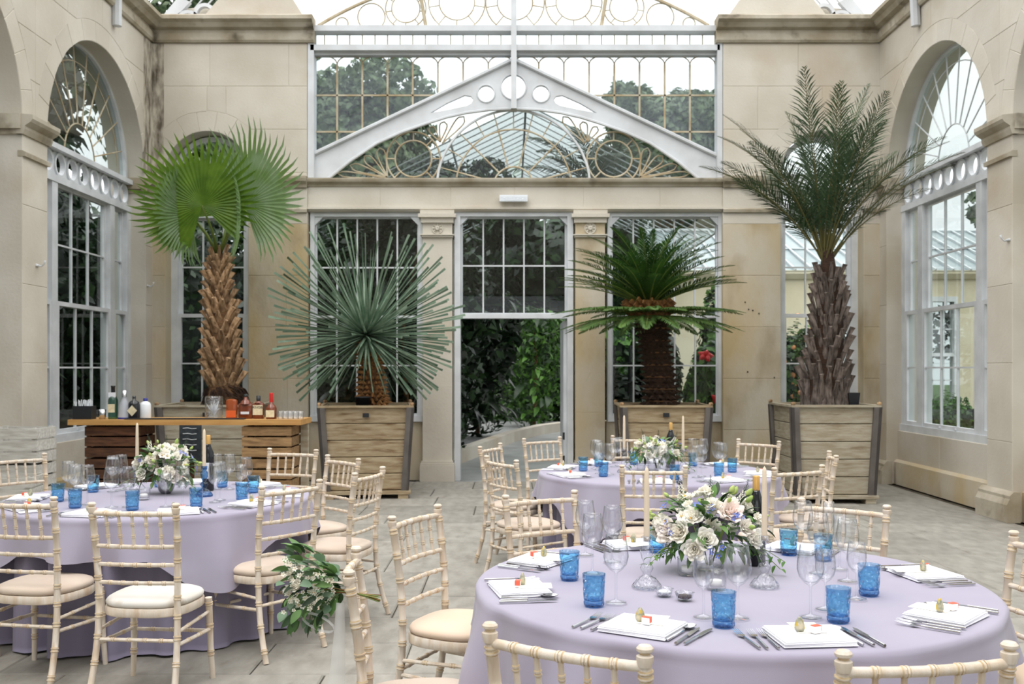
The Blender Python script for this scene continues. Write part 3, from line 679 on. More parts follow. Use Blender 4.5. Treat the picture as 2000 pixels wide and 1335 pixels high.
def tree(name, label, x, y, h, w_, rz, seed, m=TLEAF, n=9000, ls=.32, group=None, cat='tree', trunk=True, zc=None, core=0):
    rr = random.Random(seed); t = thing(name, label, cat, (x, y, -.2), 0, group)
    zc = zc if zc is not None else h-rz
    bl = [(0,0,zc,w_*.75,rz*.8)]+[(rr.uniform(-.7,.7)*w_, rr.uniform(-.5,.5)*w_, zc+rr.uniform(-.65,.7)*rz, w_*rr.uniform(.28,.45), rz*rr.uniform(.25,.42)) for _ in range(14)]
    P, Nn = blob_points(bl, n, seed)
    O('crown', leaves_mesh('crown', P, Nn, ls, m, seed=seed, jit=.9, aspect=1.7), t, kind='stuff')
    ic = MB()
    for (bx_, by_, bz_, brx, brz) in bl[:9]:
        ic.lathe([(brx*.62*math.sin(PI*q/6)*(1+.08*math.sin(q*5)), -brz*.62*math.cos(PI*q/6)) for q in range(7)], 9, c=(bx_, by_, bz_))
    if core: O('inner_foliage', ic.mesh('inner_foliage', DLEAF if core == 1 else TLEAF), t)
    if trunk:
        tk = MB(); tk.tube([(0,0,0),(.05,0,zc*.5),(-.05,.1,zc)], [.28,.2,.12], 8)
        for k in range(5):
            a = 2*PI*k/5; tk.tube([(0,0,zc*.55),(math.cos(a)*w_*.5, math.sin(a)*w_*.4, zc+.2*rz)], [.12,.04], 6)
        O('trunk', tk.mesh('trunk', BARK, True), t)
    return t
tree('oak_tree', 'broad leafy tree filling the high glazing on the left', -5.4, 34, 12.6, 3.6, 4.8, 1, n=26000)
tree('oak_tree', 'smaller pale tree edge showing nearest the gable apex on the left', -3.0, 40, 10.2, 1.9, 2.6, 2, n=6000)
tree('oak_tree', 'rounded tree alone in the high glazing on the right', 6.6, 42, 13.9, 2.9, 3.2, 3, n=19000, ls=.33)
tree('oak_tree', 'lower tree mass behind the right gable slope', 9.2, 46, 11.5, 3.4, 4.6, 4, n=8000, ls=.4)
tree('oak_tree', 'tall tree seen through the top left roof glass', -9.5, 30, 15.5, 4.0, 5.5, 5, n=11000)
for i, (x, y, h, lab) in enumerate(((-9.5,12,6.6,'dark tree outside the left windows by the bar'),(-9.2,16.5,7.6,'dark tree outside the back left corner'),(-9.6,6.4,6.0,'dark tree outside the nearest left arch'),(-2.4,22,5.2,'dark tree beyond the spiky yucca window'))):
    tree('dark_tree', lab, x, y, h, 2.7 if i != 2 else 2.2, h*.5, 20+i, [DLEAF, DLEAF, MLEAF], 9000, .3, zc=h*.5, core=1)
tree('green_tree', 'green tree above the far wing roof at the right', 8.6, 27.5, 6.2, 3.2, 2.2, 31, [DLEAF, MLEAF], 7000, .3)
tree('green_tree', 'distant tree through the right fanlight', 13.5, 24, 7.2, 1.8, 2.0, 32, [TLEAF], 5000, .3)
# far wing
wg = thing('garden_wing', 'cream conservatory wing with glass roof seen through the right windows', 'building', (0, 0, 0))
WY = 20.0; Tw = frame_T((0,WY,0), (1,0), (0,-1))
mb = MB(); spans = [(4.3,5.2),(6.35,7.3),(8.0,8.95),(9.9,10.8),(12.0,12.9)]
xs = [2.9]+[v for s_ in spans for v in s_]+[15.0]
for i in range(0, len(xs), 2): mb.b2((xs[i], -.3, -.2), (xs[i+1], 0, 3.0), Tw)
mb.b2((2.9,-.3,3.0), (15,0,3.45), Tw); mb.b2((2.9,-.3,-.2), (15,0,.75), Tw)
O('wing_wall', mb.mesh('wing_wall', CREAMW), wg)
O('entablature', profile_run(Tw, 2.8, 15.1, [(-.3,3.35),(.05,3.35),(.14,3.45),(.14,3.52),(-.3,3.52)]).mesh('entablature', CREAMW), wg)
O('wing_roof', MB().add([Tw(2.8,.15,3.5),Tw(15.1,.15,3.5),Tw(15.1,-2.9,4.7),Tw(2.8,-2.9,4.7)], [(0,1,2,3)]).mesh('wing_roof', ROOFG), wg)
rbm = MB()
for k in range(36): x = 2.85+k*.35; rbm.tube([Tw(x,.17,3.53),Tw(x-.1,-2.9,4.73)], .02, 5)
rbm.tube([Tw(2.8,-2.9,4.72),Tw(15.1,-2.9,4.72)], .06, 6); rbm.tube([Tw(2.8,-1.4,4.13),Tw(15.1,-1.4,4.13)], .02, 6)
O('roof_bars', rbm.mesh('roof_bars', PAINT), wg)
for a, b in spans:
    f_ = MB(); f_.b2((a,-.2,.75),(b,.02,.85),Tw); f_.b2((a,-.2,2.9),(b,.02,3.0),Tw)
    for u in (a, b-.07): f_.b2((u,-.2,.85),(u+.07,.02,2.9),Tw)
    f_.b2((a,-.15,1.8),(b,.0,1.87),Tw)
    for k in (1,2,3): u = a+(b-a)*k/4; f_.b2((u-.012,-.12,.85),(u+.012,-.08,2.9),Tw)
    for z in (1.32,2.35): f_.b2((a,-.12,z-.012),(b,-.08,z+.012),Tw)
    fo = O('window', f_.mesh('window', PAINT), wg)
    O('pane', MB().b2((a+.05,-.105,.85),(b-.05,-.095,2.9),Tw).mesh('pane', PANE), fo)
def bush(name, label, x, y, w_, h, seed, m, nf, fm, n=2600, ls=.11, z=0):
    t = thing(name, label, 'shrub', (x, y, z)); rr = random.Random(seed)
    bl = [(0,0,h*.5,w_*.7,h*.5)]+[(rr.uniform(-.5,.5)*w_, rr.uniform(-.4,.4)*w_, h*rr.uniform(.3,.85), w_*.35, h*.22) for _ in range(8)]
    P, Nn = blob_points(bl, n, seed); O('foliage', leaves_mesh('foliage', P, Nn, ls, m, seed=seed, jit=.9, aspect=1.6), t, kind='stuff')
    if nf:
        f1 = MB(); f1.lathe([(0,.0),(.03,.012),(.038,.035),(.02,.05),(0,.045)], 8); fme = f1.mesh('bloom', fm, True)
        for k in range(nf):
            i = rr.randrange(len(P)); p = P[i]
            if Nn[i][1] > .3: p = p-np.array([0, w_*.8, 0])
            O('bloom', fme, t, loc=tuple(p), rot=(rr.uniform(1,2), 0, rr.uniform(-1,1)), sca=rr.uniform(.8,1.4))
    return t
bush('rose_bush', 'climbing bush of small peach roses outside the back right window', 4.55, 16.2, .62, 2.25, 41, [LLEAF, MLEAF], 45, ORANGEF, 5200, .09)
bush('green_bush', 'low green bush outside the right side window', 7.9, 18.2, .55, 1.1, 42, [LLEAF, MLEAF], 0, None, 2500, .09)
bush('rose_bush', 'pale low bush at the foot of the far wing', 5.7, 18.6, .5, .9, 43, [LLEAF, MLEAF], 12, PETAL, 2000, .09)
bush('green_bush', 'leafy bush at the foot of the far wing behind the date palm', 6.4, 18.0, .6, .9, 44, [MLEAF, LLEAF], 0, None, 2500, .09)
# planting along the path beyond the door
kp = [(-2.0,13.95),(-1.35,14.6),(-.98,15.9),(-.55,18.2),(0.05,21.5),(.8,24.2),(2.2,26.8),(4.4,28.8)]
kb = MB(); cs_ = []
vs_ = []; 
for i, (x, y) in enumerate(kp):
    x2, y2 = kp[min(i+1, len(kp)-1)]; x1, y1 = kp[max(i-1, 0)]; tx, ty = x2-x1, y2-y1; l_ = math.hypot(tx, ty); nx, ny = -ty/l_, tx/l_
    vs_ += [(x,y,-.03),(x,y,.19),(x+nx*.2,y+ny*.2,.2),(x+nx*.22,y+ny*.22,-.03)]
fs_ = [(4*i+k, 4*i+k+1, 4*i+k+5, 4*i+k+4) for i in range(len(kp)-1) for k in range(3)]
kb.add(vs_, fs_); O('kerb', kb.mesh('kerb', STONE), None, label='curved pale stone kerb beside the path beyond the door', kind='structure')
def big_leaf(L, W, droop, m, name='leaf'):
    mb = MB(); n = 7; v = []
    for i in range(n+1):
        t = i/n; w_ = W*math.sin(PI*min(1,t*.96+.03))**.8*(1-.25*t); y = L*t*(1-.25*droop*t); z = -droop*L*t*t*.7
        v += [(-w_/2, y, z+abs(w_)*.18), (0, y, z), (w_/2, y, z+abs(w_)*.18)]
    mb.add(v, [(3*i+k, 3*i+k+1, 3*i+k+4, 3*i+k+3) for i in range(n) for k in (0,1)]); return mb.mesh(name, m, True)
BL = [big_leaf(.55,.16,.5,DLEAF), big_leaf(.7,.2,.8,DLEAF), big_leaf(.6,.22,.6,MLEAF), big_leaf(.5,.15,.5,LLEAF)]
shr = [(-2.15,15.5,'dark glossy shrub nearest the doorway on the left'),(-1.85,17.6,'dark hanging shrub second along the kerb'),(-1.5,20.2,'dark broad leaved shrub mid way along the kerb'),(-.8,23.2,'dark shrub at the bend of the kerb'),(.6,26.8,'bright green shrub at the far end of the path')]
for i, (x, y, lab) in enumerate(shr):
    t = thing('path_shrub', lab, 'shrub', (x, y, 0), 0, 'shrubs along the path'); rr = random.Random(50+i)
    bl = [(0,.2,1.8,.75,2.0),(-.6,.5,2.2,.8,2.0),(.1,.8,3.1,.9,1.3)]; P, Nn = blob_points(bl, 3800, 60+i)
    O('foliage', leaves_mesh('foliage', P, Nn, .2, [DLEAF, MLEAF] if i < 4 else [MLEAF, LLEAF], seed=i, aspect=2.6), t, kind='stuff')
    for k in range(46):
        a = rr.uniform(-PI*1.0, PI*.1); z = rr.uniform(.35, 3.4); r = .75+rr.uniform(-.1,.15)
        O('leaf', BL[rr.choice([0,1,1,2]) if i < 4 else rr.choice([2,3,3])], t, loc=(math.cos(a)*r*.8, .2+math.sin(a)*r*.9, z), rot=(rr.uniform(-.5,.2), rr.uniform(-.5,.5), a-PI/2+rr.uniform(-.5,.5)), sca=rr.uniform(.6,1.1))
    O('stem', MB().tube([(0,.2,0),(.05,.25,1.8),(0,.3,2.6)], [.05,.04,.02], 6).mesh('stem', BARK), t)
# planted bed to the right, seen behind the cycad window
for i, (x, y, h, lab) in enumerate(((1.75,15.4,1.5,'green leafy plant low behind the cycad window, left side'),(3.0,15.0,2.0,'tall red flowered plant behind the cycad window'),(2.4,16.6,2.6,'loose green shrub further behind the cycad window'),(3.6,17.5,2.9,'green shrub outside the far edge of the cycad window'))):
    t = bush('bed_plant', lab, x, y, .55, h, 70+i, [MLEAF, DLEAF] if i % 2 == 0 else [MLEAF, LLEAF], 0, None, 2200, .17)
    if i == 1:
        cb = MB()
        for k in range(5):
            a = 2*PI*k/5; cb.tube([(0,0,0),(.05*math.cos(a),.05*math.sin(a),.05),(.09*math.cos(a),.09*math.sin(a),.04)], [.01,.035,.008], 6)
        cme = cb.mesh('red_flower', REDF, True)
        for k, (dx, dz) in enumerate(((-.2,1.7),(.32,1.95),(-.05,1.05),(.36,1.3),(.42,1.88))):
            O('stem', MB().tube([(dx*.5,-.45,0),(dx,-.55,dz)], .012, 5).mesh('stem', MLEAF), t)
            O('flower', cme, t, loc=(dx,-.56,dz), rot=(.8,0,k), sca=1.3, label='red flower')
ld = thing('step_ladder', 'dark step ladder standing behind the cycad window', 'ladder', (1.45, 14.6, 0)); lm = MB()
for dx in (0, .34):
    lm.tube([(dx*.9,0,-.03),(dx*.7+.08,.3,1.9)], .02, 6); lm.tube([(dx*.9,.75,-.03),(dx*.7+.08,.32,1.9)], .016, 6)
O('rails', lm.mesh('rails', DARKM), ld)
sp_ = MB()
for k in range(6): t = (k+.7)/6.6; sp_.box((.19+.01*k,.3*t,1.9*t),(.28,.08,.02))
O('treads', sp_.mesh('treads', DARKM), ld)
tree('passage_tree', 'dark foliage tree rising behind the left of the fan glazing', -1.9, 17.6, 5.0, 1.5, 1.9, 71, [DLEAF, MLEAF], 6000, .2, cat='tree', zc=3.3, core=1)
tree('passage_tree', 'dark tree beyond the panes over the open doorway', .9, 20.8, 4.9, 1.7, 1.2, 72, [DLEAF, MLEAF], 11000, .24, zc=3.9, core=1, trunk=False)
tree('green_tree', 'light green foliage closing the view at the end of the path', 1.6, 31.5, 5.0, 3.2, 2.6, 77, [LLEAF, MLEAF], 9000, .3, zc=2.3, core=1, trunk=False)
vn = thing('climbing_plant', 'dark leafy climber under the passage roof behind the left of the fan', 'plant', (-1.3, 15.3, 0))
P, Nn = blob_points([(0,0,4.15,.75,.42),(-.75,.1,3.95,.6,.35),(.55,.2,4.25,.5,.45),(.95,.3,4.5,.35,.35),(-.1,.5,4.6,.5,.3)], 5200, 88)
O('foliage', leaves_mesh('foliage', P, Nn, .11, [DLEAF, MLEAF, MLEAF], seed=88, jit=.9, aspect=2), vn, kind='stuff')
O('stem', MB().tube([(-.3,.2,0),(-.4,.2,2.2),(0,.2,4.2)], [.05,.04,.03], 6).mesh('stem', BARK), vn)
hd = thing('tall_hedge', 'tall dark hedge outside the left wall windows', 'hedge', (-8.0, 12, -.2)); hb = [(0, -8+1.7*k, 2.2+.5*math.sin(k*2), 1.5, 2.6) for k in range(12)]
P, Nn = blob_points(hb, 26000, 89); O('foliage', leaves_mesh('foliage', P, Nn, .24, [DLEAF, DLEAF, MLEAF], seed=89, jit=.9, aspect=1.8), hd, kind='stuff')
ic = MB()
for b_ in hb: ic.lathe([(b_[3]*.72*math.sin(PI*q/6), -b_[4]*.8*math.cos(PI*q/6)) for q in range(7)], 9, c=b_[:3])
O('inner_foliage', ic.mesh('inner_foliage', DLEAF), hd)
hd2 = thing('tall_hedge', 'tall dark hedge seen through the fan palm window and yucca window', 'hedge', (-4.2, 17.6, -.2)); hb = [(-2.4+1.25*k, .3*math.sin(k), 2.1, 1.1, 2.5) for k in range(5)]
P, Nn = blob_points(hb, 14000, 90); O('foliage', leaves_mesh('foliage', P, Nn, .17, [DLEAF, MLEAF], seed=90, jit=.9, aspect=1.8), hd2, kind='stuff')
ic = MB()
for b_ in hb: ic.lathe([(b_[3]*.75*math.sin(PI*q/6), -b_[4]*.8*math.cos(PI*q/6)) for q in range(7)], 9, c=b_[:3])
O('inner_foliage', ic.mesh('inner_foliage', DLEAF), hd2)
bt = thing('bed_palm', 'large palm inside the glasshouse beyond the fan glazing', 'palm', (1.3, 15.9, .95))
# glass roof of the passage beyond
pr = thing('passage_roof', 'white barred glass roof of the passage beyond the fan glazing', 'roof', (0,0,0)); rb = MB(); gp_ = MB()
for s_, ex in ((-1, -3.1), (1, 3.3)):
    for k in range(26):
        y_ = 14.3+k*.36; rb.tube([(.2, y_, 5.35), (ex, y_, 3.75)], .011, 5)
    for q in (0, .33, .66, 1): rb.tube([(.2+(ex-.2)*q, 14.2, 5.35-1.6*q), (.2+(ex-.2)*q, 23.5, 5.35-1.6*q)], .018, 6)
    gp_.add([(.2,14.2,5.34),(ex,14.2,3.74),(ex,23.5,3.74),(.2,23.5,5.34)], [(0,1,2,3)])
O('roof_bars', rb.mesh('roof_bars', PAINT), pr); O('roof_glass', gp_.mesh('roof_glass', PANED), pr)
# ------------------------------------------------------------------ palms and planters
def planter(label, x, y, rz, wt=1.03, wb_=.93, h=1.1, m=PLANK, plate=True):
    t = thing('planter', label, 'planter', (x, y, 0), rz)
    z0 = .1
    for k in range(4):
        Mr = Matrix.Rotation(k*PI/2, 4, 'Z'); nb = 5
        for b in range(nb):
            za, zb = z0+(h-z0)*b/nb+.004, z0+(h-z0)*(b+1)/nb-.004
            def hw(z): return (wb_+(wt-wb_)*(z-z0)/(h-z0))/2
            def q(u, n, z): return Mr @ Vector((u*(hw(z)-.035), -(hw(z)-.035)+n, z))
            mb = MB(); c = .006
            vs = [q(-1,0,za+c),q(1,0,za+c),q(1,0,zb-c),q(-1,0,zb-c),q(-1,c,za),q(1,c,za),q(1,c,zb),q(-1,c,zb),q(-1,.035,za),q(1,.035,za),q(1,.035,zb),q(-1,.035,zb)]
            mb.add(vs, [(0,1,2,3),(11,10,9,8)]+[(j*4+i, (j+1)*4+i, (j+1)*4+(i+1) % 4, j*4+(i+1) % 4) for j in (0,1) for i in range(4)])
            O('board', mb.mesh('board', m), t)
        for s_ in (-1, 1):
            st = MB(); vs = []
            for z in (z0-.02, h-.01):
                e = hw(z)
                vs += [Mr @ Vector((s_*(e-.085), -e+.028, z)), Mr @ Vector((s_*(e+.008), -e+.028, z)), Mr @ Vector((s_*(e+.008), -e-.008+.035-.035, z)), Mr @ Vector((s_*(e-.085), -e-.008, z))]
            st.add(vs, [(0,1,2,3),(7,6,5,4),(0,4,5,1),(1,5,6,2),(2,6,7,3),(3,7,4,0)])
            O('corner_strap', st.mesh('corner_strap', STRAP), t)
        rm = MB(); e = wt/2; rm.add([Mr @ Vector(p) for p in ((-e,-e,h-.01),(e,-e,h-.01),(e-.05,-e+.05,h-.01),(-e+.05,-e+.05,h-.01),(-e,-e,h+.015),(e,-e,h+.015),(e-.05,-e+.05,h+.015),(-e+.05,-e+.05,h+.015))], [(0,1,2,3),(4,5,6,7),(0,1,5,4),(1,2,6,5),(2,3,7,6),(3,0,4,7)])
        O('rim', rm.mesh('rim', m), t)
        O('finial', MB().lathe([(.018,0),(.026,.01),(.026,.03),(.015,.04),(0,.042)], 8, c=tuple(Mr @ Vector((-wt/2+.02, -wt/2+.02, h+.01)))).mesh('finial', GOLDC if False else BOOT, True), t)
    sk = MB(); e = wb_/2+.03
    sk.box((0,0,.075),(2*e,2*e,.04))
    for sx in (-1,1):
        for sy in (-1,1): sk.box((sx*(e-.09), sy*(e-.07), .028),(.12,.12,.056))
    O('skid', sk.mesh('skid', m), t)
    O('soil', MB().box((0,0,h-.07),(wt-.12,wt-.12,.05)).mesh('soil', SOIL), t)
    if plate: O('name_plate', MB().box((0, -(wt/2-.012), h-.1), (.075,.012,.05)).mesh('name_plate', BLACK), t)
    return t
planter('grey weathered board planter behind the bar under the fan palm', -3.72, 12.55, math.radians(4), m=PLANKG, wt=1.2, wb_=1.06)
planter('stained tan board planter with grey corner straps under the spiky yucca', -1.80, 12.35, math.radians(7), wt=1.13, wb_=1.0)
planter('tan board planter with name plate under the cycad', 1.86, 12.42, math.radians(-2), plate=True, wt=1.10, wb_=.98)
planter('largest looking grey board planter under the tall date palm on the right', 3.72, 11.92, math.radians(0), m=PLANKG, plate=False, h=1.12)

def boots(t, path, rad, rows, per, me, lean, m, size=1.0, seed=0, top=1.0):
    rr = random.Random(seed); z0, z1 = path[0][2], path[-1][2]; cnt = 0
    for r in range(rows):
        f = (r+.2)/rows; i = f*(len(path)-1); k = int(i); q = i-k; k2 = min(k+1, len(path)-1)
        p = Vector(path[k])*(1-q)+Vector(path[k2])*q; rd = rad[k]*(1-q)+rad[k2]*q
        for j in range(per):
            a = 2*PI*(j+.5*(r % 2))/per+rr.uniform(-.12,.12); s_ = size*rr.uniform(.8,1.2)*(1-.25*f)
            Mx = Matrix.Translation(p+Vector((math.cos(a), math.sin(a), 0))*rd*.93) @ Matrix.Rotation(a-PI/2, 4, 'Z') @ Matrix.Rotation(-lean+rr.uniform(-.12,.12), 4, 'X') @ Matrix.Diagonal((s_, s_, s_, 1))
            O('leaf_base', me, t, M=Mx)
def boot_mesh(w, h, m, tip=.35):
    mb = MB(); v = []
    for i, (z, ww, d) in enumerate(((-.3,1.0,.0),(.0,1.15,.012),(.45,.8,.03),(.85,.5,.05),(1.0,tip,.062))):
        v += [(-w*ww/2, d*.2, z*h), (-w*ww*.2, d+.022, z*h), (w*ww*.2, d+.022, z*h), (w*ww/2, d*.2, z*h)]
    mb.add(v, [(4*i+k, 4*i+k+1, 4*i+k+5, 4*i+k+4) for i in range(4) for k in range(3)]+[(16,17,18,19)]+[(4*i+3, 4*i, 4*i+4, 4*i+7) for i in range(4)])
    return mb.mesh('leaf_base', m)
def curve_pt(t, L, el, droop):
    """rachis in the yz plane: starts at elevation el, bends by droop radians"""
    n = 12; y = z = 0.0; a = el
    k = int(t*n)
    for i in range(k): a = el-droop*((i+.5)/n)**1.3; y += math.cos(a)*L/n; z += math.sin(a)*L/n
    fr = t*n-k; a = el-droop*((k+.5)/n)**1.3; return y+math.cos(a)*L/n*fr, z+math.sin(a)*L/n*fr, el-droop*t**1.3
def frond_mesh(name, L, el, droop, n, ll, lw, mats, ang=.9, vee=.5, bare=.15, rad=.012, seed=0, hang=.1, taper=.25):
    rr = random.Random(seed); mb = MB()
    pts = []; rd = []
    for i in range(11): y, z, a = curve_pt(i/10*.999, L, el, droop); pts.append((0, y, z)); rd.append(rad*(1-.85*i/10))
    mb.cur = 0; mb.tube(pts, rd, 5, up=(1,0,0)); mb.cur = 1
    for i in range(n):
        t = bare+(1-bare)*(i+.5)/n*.995; y, z, a = curve_pt(t, L, el, droop)
        s_ = math.sin(PI*min(1, (t-bare)/(1-bare)*.86+.14))**.6*(1-taper*t); l = ll*s_
        T_ = Vector((0, math.cos(a), math.sin(a))); Nn = Vector((0, -math.sin(a), math.cos(a)))
        for s2 in (-1, 1):
            an = ang*rr.uniform(.75,1.2)*(1-.35*t); d = Vector((s2,0,0))*math.sin(an)*math.cos(vee)+T_*math.cos(an)+Nn*math.sin(an)*math.sin(vee); d.normalize()
            side = d.cross(Nn).normalized()*lw/2; p = Vector((0,y,z)); l2 = l*rr.uniform(.88,1.08)
            m1 = p+d*l2*.5; e = p+d*l2-Vector((0,0,hang*l2))
            mb.add([p-side*.5, p+side*.5, m1+side, m1-side, e], [(0,1,2,3),(3,2,4)], 1)
    return mb.mesh(name, mats, recalc=False)

# fan palm
fp = thing('fan_palm', 'bright green fan palm with tan shaggy trunk behind the bar', 'palm', (-3.62, 12.5, 1.0))
path = [(.03,0,.0),(.02,0,.12),(.0,0,.35),(-.03,0,.8),(-.04,0,1.2),(-.07,0,1.6),(-.06,0,1.93)]; rad = [.27,.25,.19,.175,.15,.11,.085]
O('trunk', MB().tube(path, rad, 14).mesh('trunk', BARK, True), fp)
bmh = boot_mesh(.12, .17, BOOT); boots(fp, path[2:], rad[2:], 13, 9, bmh, .35, BOOT, 1.0, 3)
fb_ = MB(); rr = random.Random(4)
for k in range(420):
    a = rr.uniform(0, 2*PI); z = rr.uniform(.02,.34); r = .245-.06*z/.34; d = rr.uniform(.5,1.1)
    p = Vector((math.cos(a)*r+.02, math.sin(a)*r, z)); fb_.tube([p, p+Vector((math.cos(a+d)*.07, math.sin(a+d)*.07, -.03)), p+Vector((math.cos(a+d)*.11, math.sin(a+d)*.11, -.1))], [.008,.006,.002], 3, cap=False)
O('root_fibre', fb_.mesh('root_fibre', FIBRE), fp, kind='stuff')
for k in range(16):
    a = 2*PI*k/16*2.4; O('leaf_stub', bmh, fp, M=Matrix.Translation((-.06+.06*math.cos(a), .06*math.sin(a), 1.75+.015*k)) @ Matrix.Rotation(a-PI/2, 4, 'Z') @ Matrix.Rotation(-.25, 4, 'X') @ Matrix.Diagonal((.45,.6,1.0,1)))
def fan_leaf_mesh(R, m, seg=44, span=300, seed=0, split=.55):
    rr = random.Random(seed); mb = MB(); c = (0,0,0)
    for i in range(seg):
        a0 = math.radians(-span/2+span*i/seg); a1 = math.radians(-span/2+span*(i+1)/seg); am = (a0+a1)/2
        rl = R*(.8+.2*math.cos(am*.75))*rr.uniform(.92,1.06); ri = R*split*rr.uniform(.9,1.15)
        dirp = lambda a, r, h: (math.sin(a)*r, h-.12*r*r/R, math.cos(a)*r)
        fold = .018
        v = [(0,0,0), dirp(a0,ri,0), dirp(am,ri,fold), dirp(a1,ri,0), dirp(am+(a0-am)*.35,rl*.86,-.02), dirp(am+(a1-am)*.35,rl*.86,-.02), dirp(am,rl,-.05-rr.uniform(0,.05))]
        mb.add(v, [(0,1,2),(0,2,3),(1,2,4),(2,3,5),(2,5,4),(4,5,6)])
    return mb.mesh('fan_blade', m, recalc=False)
FL = [fan_leaf_mesh(.98, FAN, seed=1), fan_leaf_mesh(.95, FAN2, 38, 210, 2), fan_leaf_mesh(.85, FAN, 36, 260, 3)]
top = Vector((-.06, 0, 1.95))
for i, (me, dx, dy, dz, rx, ry, rz_, s_) in enumerate((
    (FL[0], -.08, -.42, .58, .18, -.22, .0, .9),
    (FL[1], .40, -.3, .62, .1, .95, -.3, 1.08),
    (FL[2], -.38, .12, .52, -.2, -.75, .3, .9),
    (FL[2], .12, .35, .72, -.35, .2, .2, .95),
    (FL[1], -.28, -.22, .50, .9, -1.5, .2, .78),
    (FL[1], .30, -.32, .45, .9, 1.55, -.2, .7))):
    hub = top+Vector((dx, dy, dz))
    O('petiole', MB().tube([top, top+Vector((dx*.45, dy*.4, dz*.55)), hub], [.022,.016,.012], 6).mesh('petiole', STALK, True), fp)
    O('fan_leaf', me, fp, loc=hub, rot=(rx, ry, rz_), sca=s_)
for i, (a, l) in enumerate(((.1,.95),(-.25,.9))):
    O('young_leaf', MB().add([(0,0,0),(.02,0,l*.5),(0,.01,l),(-.02,0,l*.5)], [(0,1,2,3)]).mesh('young_leaf', STALK), fp, loc=top+Vector((.05,-.1,.45)), rot=(.1, a+.15, 0))

# spiky yucca
yu = thing('yucca', 'spiky grey-green yucca ball on a short brown trunk', 'yucca', (-1.75, 12.3, 1.03))
O('trunk', MB().tube([(.05,0,0),(.03,0,.25),(.0,0,.6),(-.05,0,.92)], [.15,.12,.115,.10], 12).mesh('trunk', BARK, True), yu)
bt_ = boot_mesh(.05, .05, GOLDF); boots(yu, [(.05,0,0.0),(.03,0,.25),(0,0,.6),(-.05,0,.88)], [.16,.13,.12,.11], 17, 13, bt_, .5, BOOT, 1.0, 9)
blade = MB(); n = 6
for i in range(n+1):
    t = i/n; w_ = .0165*(1-t)**.95+.0008; blade.v += [(-w_, 0, t*1.0), (0, .008*(1-t)-.03*t*t, t*1.0), (w_, 0, t*1.0)]
for i in range(n): blade.f += [(3*i, 3*i+1, 3*i+4, 3*i+3), (3*i+1, 3*i+2, 3*i+5, 3*i+4)]; blade.mi += [0, 0]
bme = blade.mesh('blade', YUC, recalc=False); hub = Vector((-.05, 0, .93)); rr = random.Random(12)
for i in range(298):
    f = (i+.5)/298; el = math.asin(min(.99, -.72+1.7*f)); az = i*2.39996
    L_ = 1.08*rr.uniform(.85,1.08)*(1.0+.22*max(0, math.sin(el)) if el > -.2 else 1.0)
    d = Vector((math.cos(el)*math.cos(az), math.cos(el)*math.sin(az), math.sin(el)))
    Mx = Matrix.Translation(hub+d*.05) @ d.to_track_quat('Z', 'Y').to_matrix().to_4x4() @ Matrix.Rotation(rr.uniform(-.5,.5), 4, 'Z') @ Matrix.Diagonal((1.15,1,L_,1))
    O('leaf', bme, yu, M=Mx)
O('pot', MB().lathe([(0,0),(.075,0),(.095,.15),(.1,.15),(.1,.165),(.088,.165),(.07,.02),(0,.02)], 18).mesh('pot', BLACK, True), None, loc=(-1.80, 12.02, 1.05), label='small black plastic pot standing in the yucca planter', cat='pot')

# cycad
cy = thing('cycad', 'dark green cycad with golden crown and ringed brown trunk', 'cycad', (1.86, 12.4, 1.03))
path = [(.0,0,0),(-.02,0,.4),(-.08,0,.8),(-.12,0,1.2)]; rad = [.19,.175,.165,.18]
O('trunk', MB().tube(path, rad, 16).mesh('trunk', FIBRE, True), cy)
cb_ = boot_mesh(.07, .045, FIBRE); boots(cy, path, rad, 17, 14, cb_, .45, FIBRE, 1.0, 5)
rg_ = MB()
for k in range(7):
    z = .12+.15*k; rg_.tube([(-.012*k+ (.185-.003*k)*math.cos(a), (.185-.003*k)*math.sin(a), z) for a in [2*PI*q/18 for q in range(18)]], .012, 5, closed=True)
O('trunk_rings', rg_.mesh('trunk_rings', BARK, True), cy, kind='stuff')
crown = Vector((-.16, 0, 1.28)); CM = [STALK, CYC]
cf = [frond_mesh('frond', 1.25, math.radians(e), d, 66, .20, .013, CM, 1.05, .35, .1, .012, seed=i, hang=.1) for i, (e, d) in enumerate(((66,.75),(52,.75),(40,.6),(27,.5)))]
rr = random.Random(5); cnt = 0
for ring, (nf, me, ph) in enumerate(((16, cf[0], 0), (19, cf[1], .2), (21, cf[2], .1), (21, cf[3], .3))):
    for k in range(nf):
        O('frond', me, cy, loc=crown+Vector((0,0,.05*(3-ring))), rot=(rr.uniform(-.06,.06), rr.uniform(-.06,.06), 2*PI*k/nf+ph+rr.uniform(-.1,.1)), sca=rr.uniform(.88,1.06)*(.84+.053*ring))
lf_ = [frond_mesh('frond', 1.22, math.radians(e), d, 52, .19, .022, [STALK, leafm('pale_cycad_green', srgb(96,128,64), srgb(70,100,50))], 1.0, .2, .12, .012, seed=9+i, hang=.3) for i, (e, d) in enumerate(((14,.5),(2,.45)))]
for k in range(40):
    O('lower_frond', lf_[k % 2], cy, loc=crown+Vector((0,0,-.12)), rot=(0, rr.uniform(-.1,.1), 2*PI*k/40+rr.uniform(-.08,.08)), sca=rr.uniform(.85,1.05))
sh_ = big_leaf(.36,.2,1.6,leafm('young_cycad_green', srgb(132,154,96), srgb(96,124,66)), 'short_leaf')
for k in range(12): O('short_leaf', sh_, cy, loc=crown+Vector((0,0,-.12)), rot=(-.5, 0, 2*PI*k/12+.2), sca=rr.uniform(.85,1.2))
gs = boot_mesh(.07,.13, GOLDF)
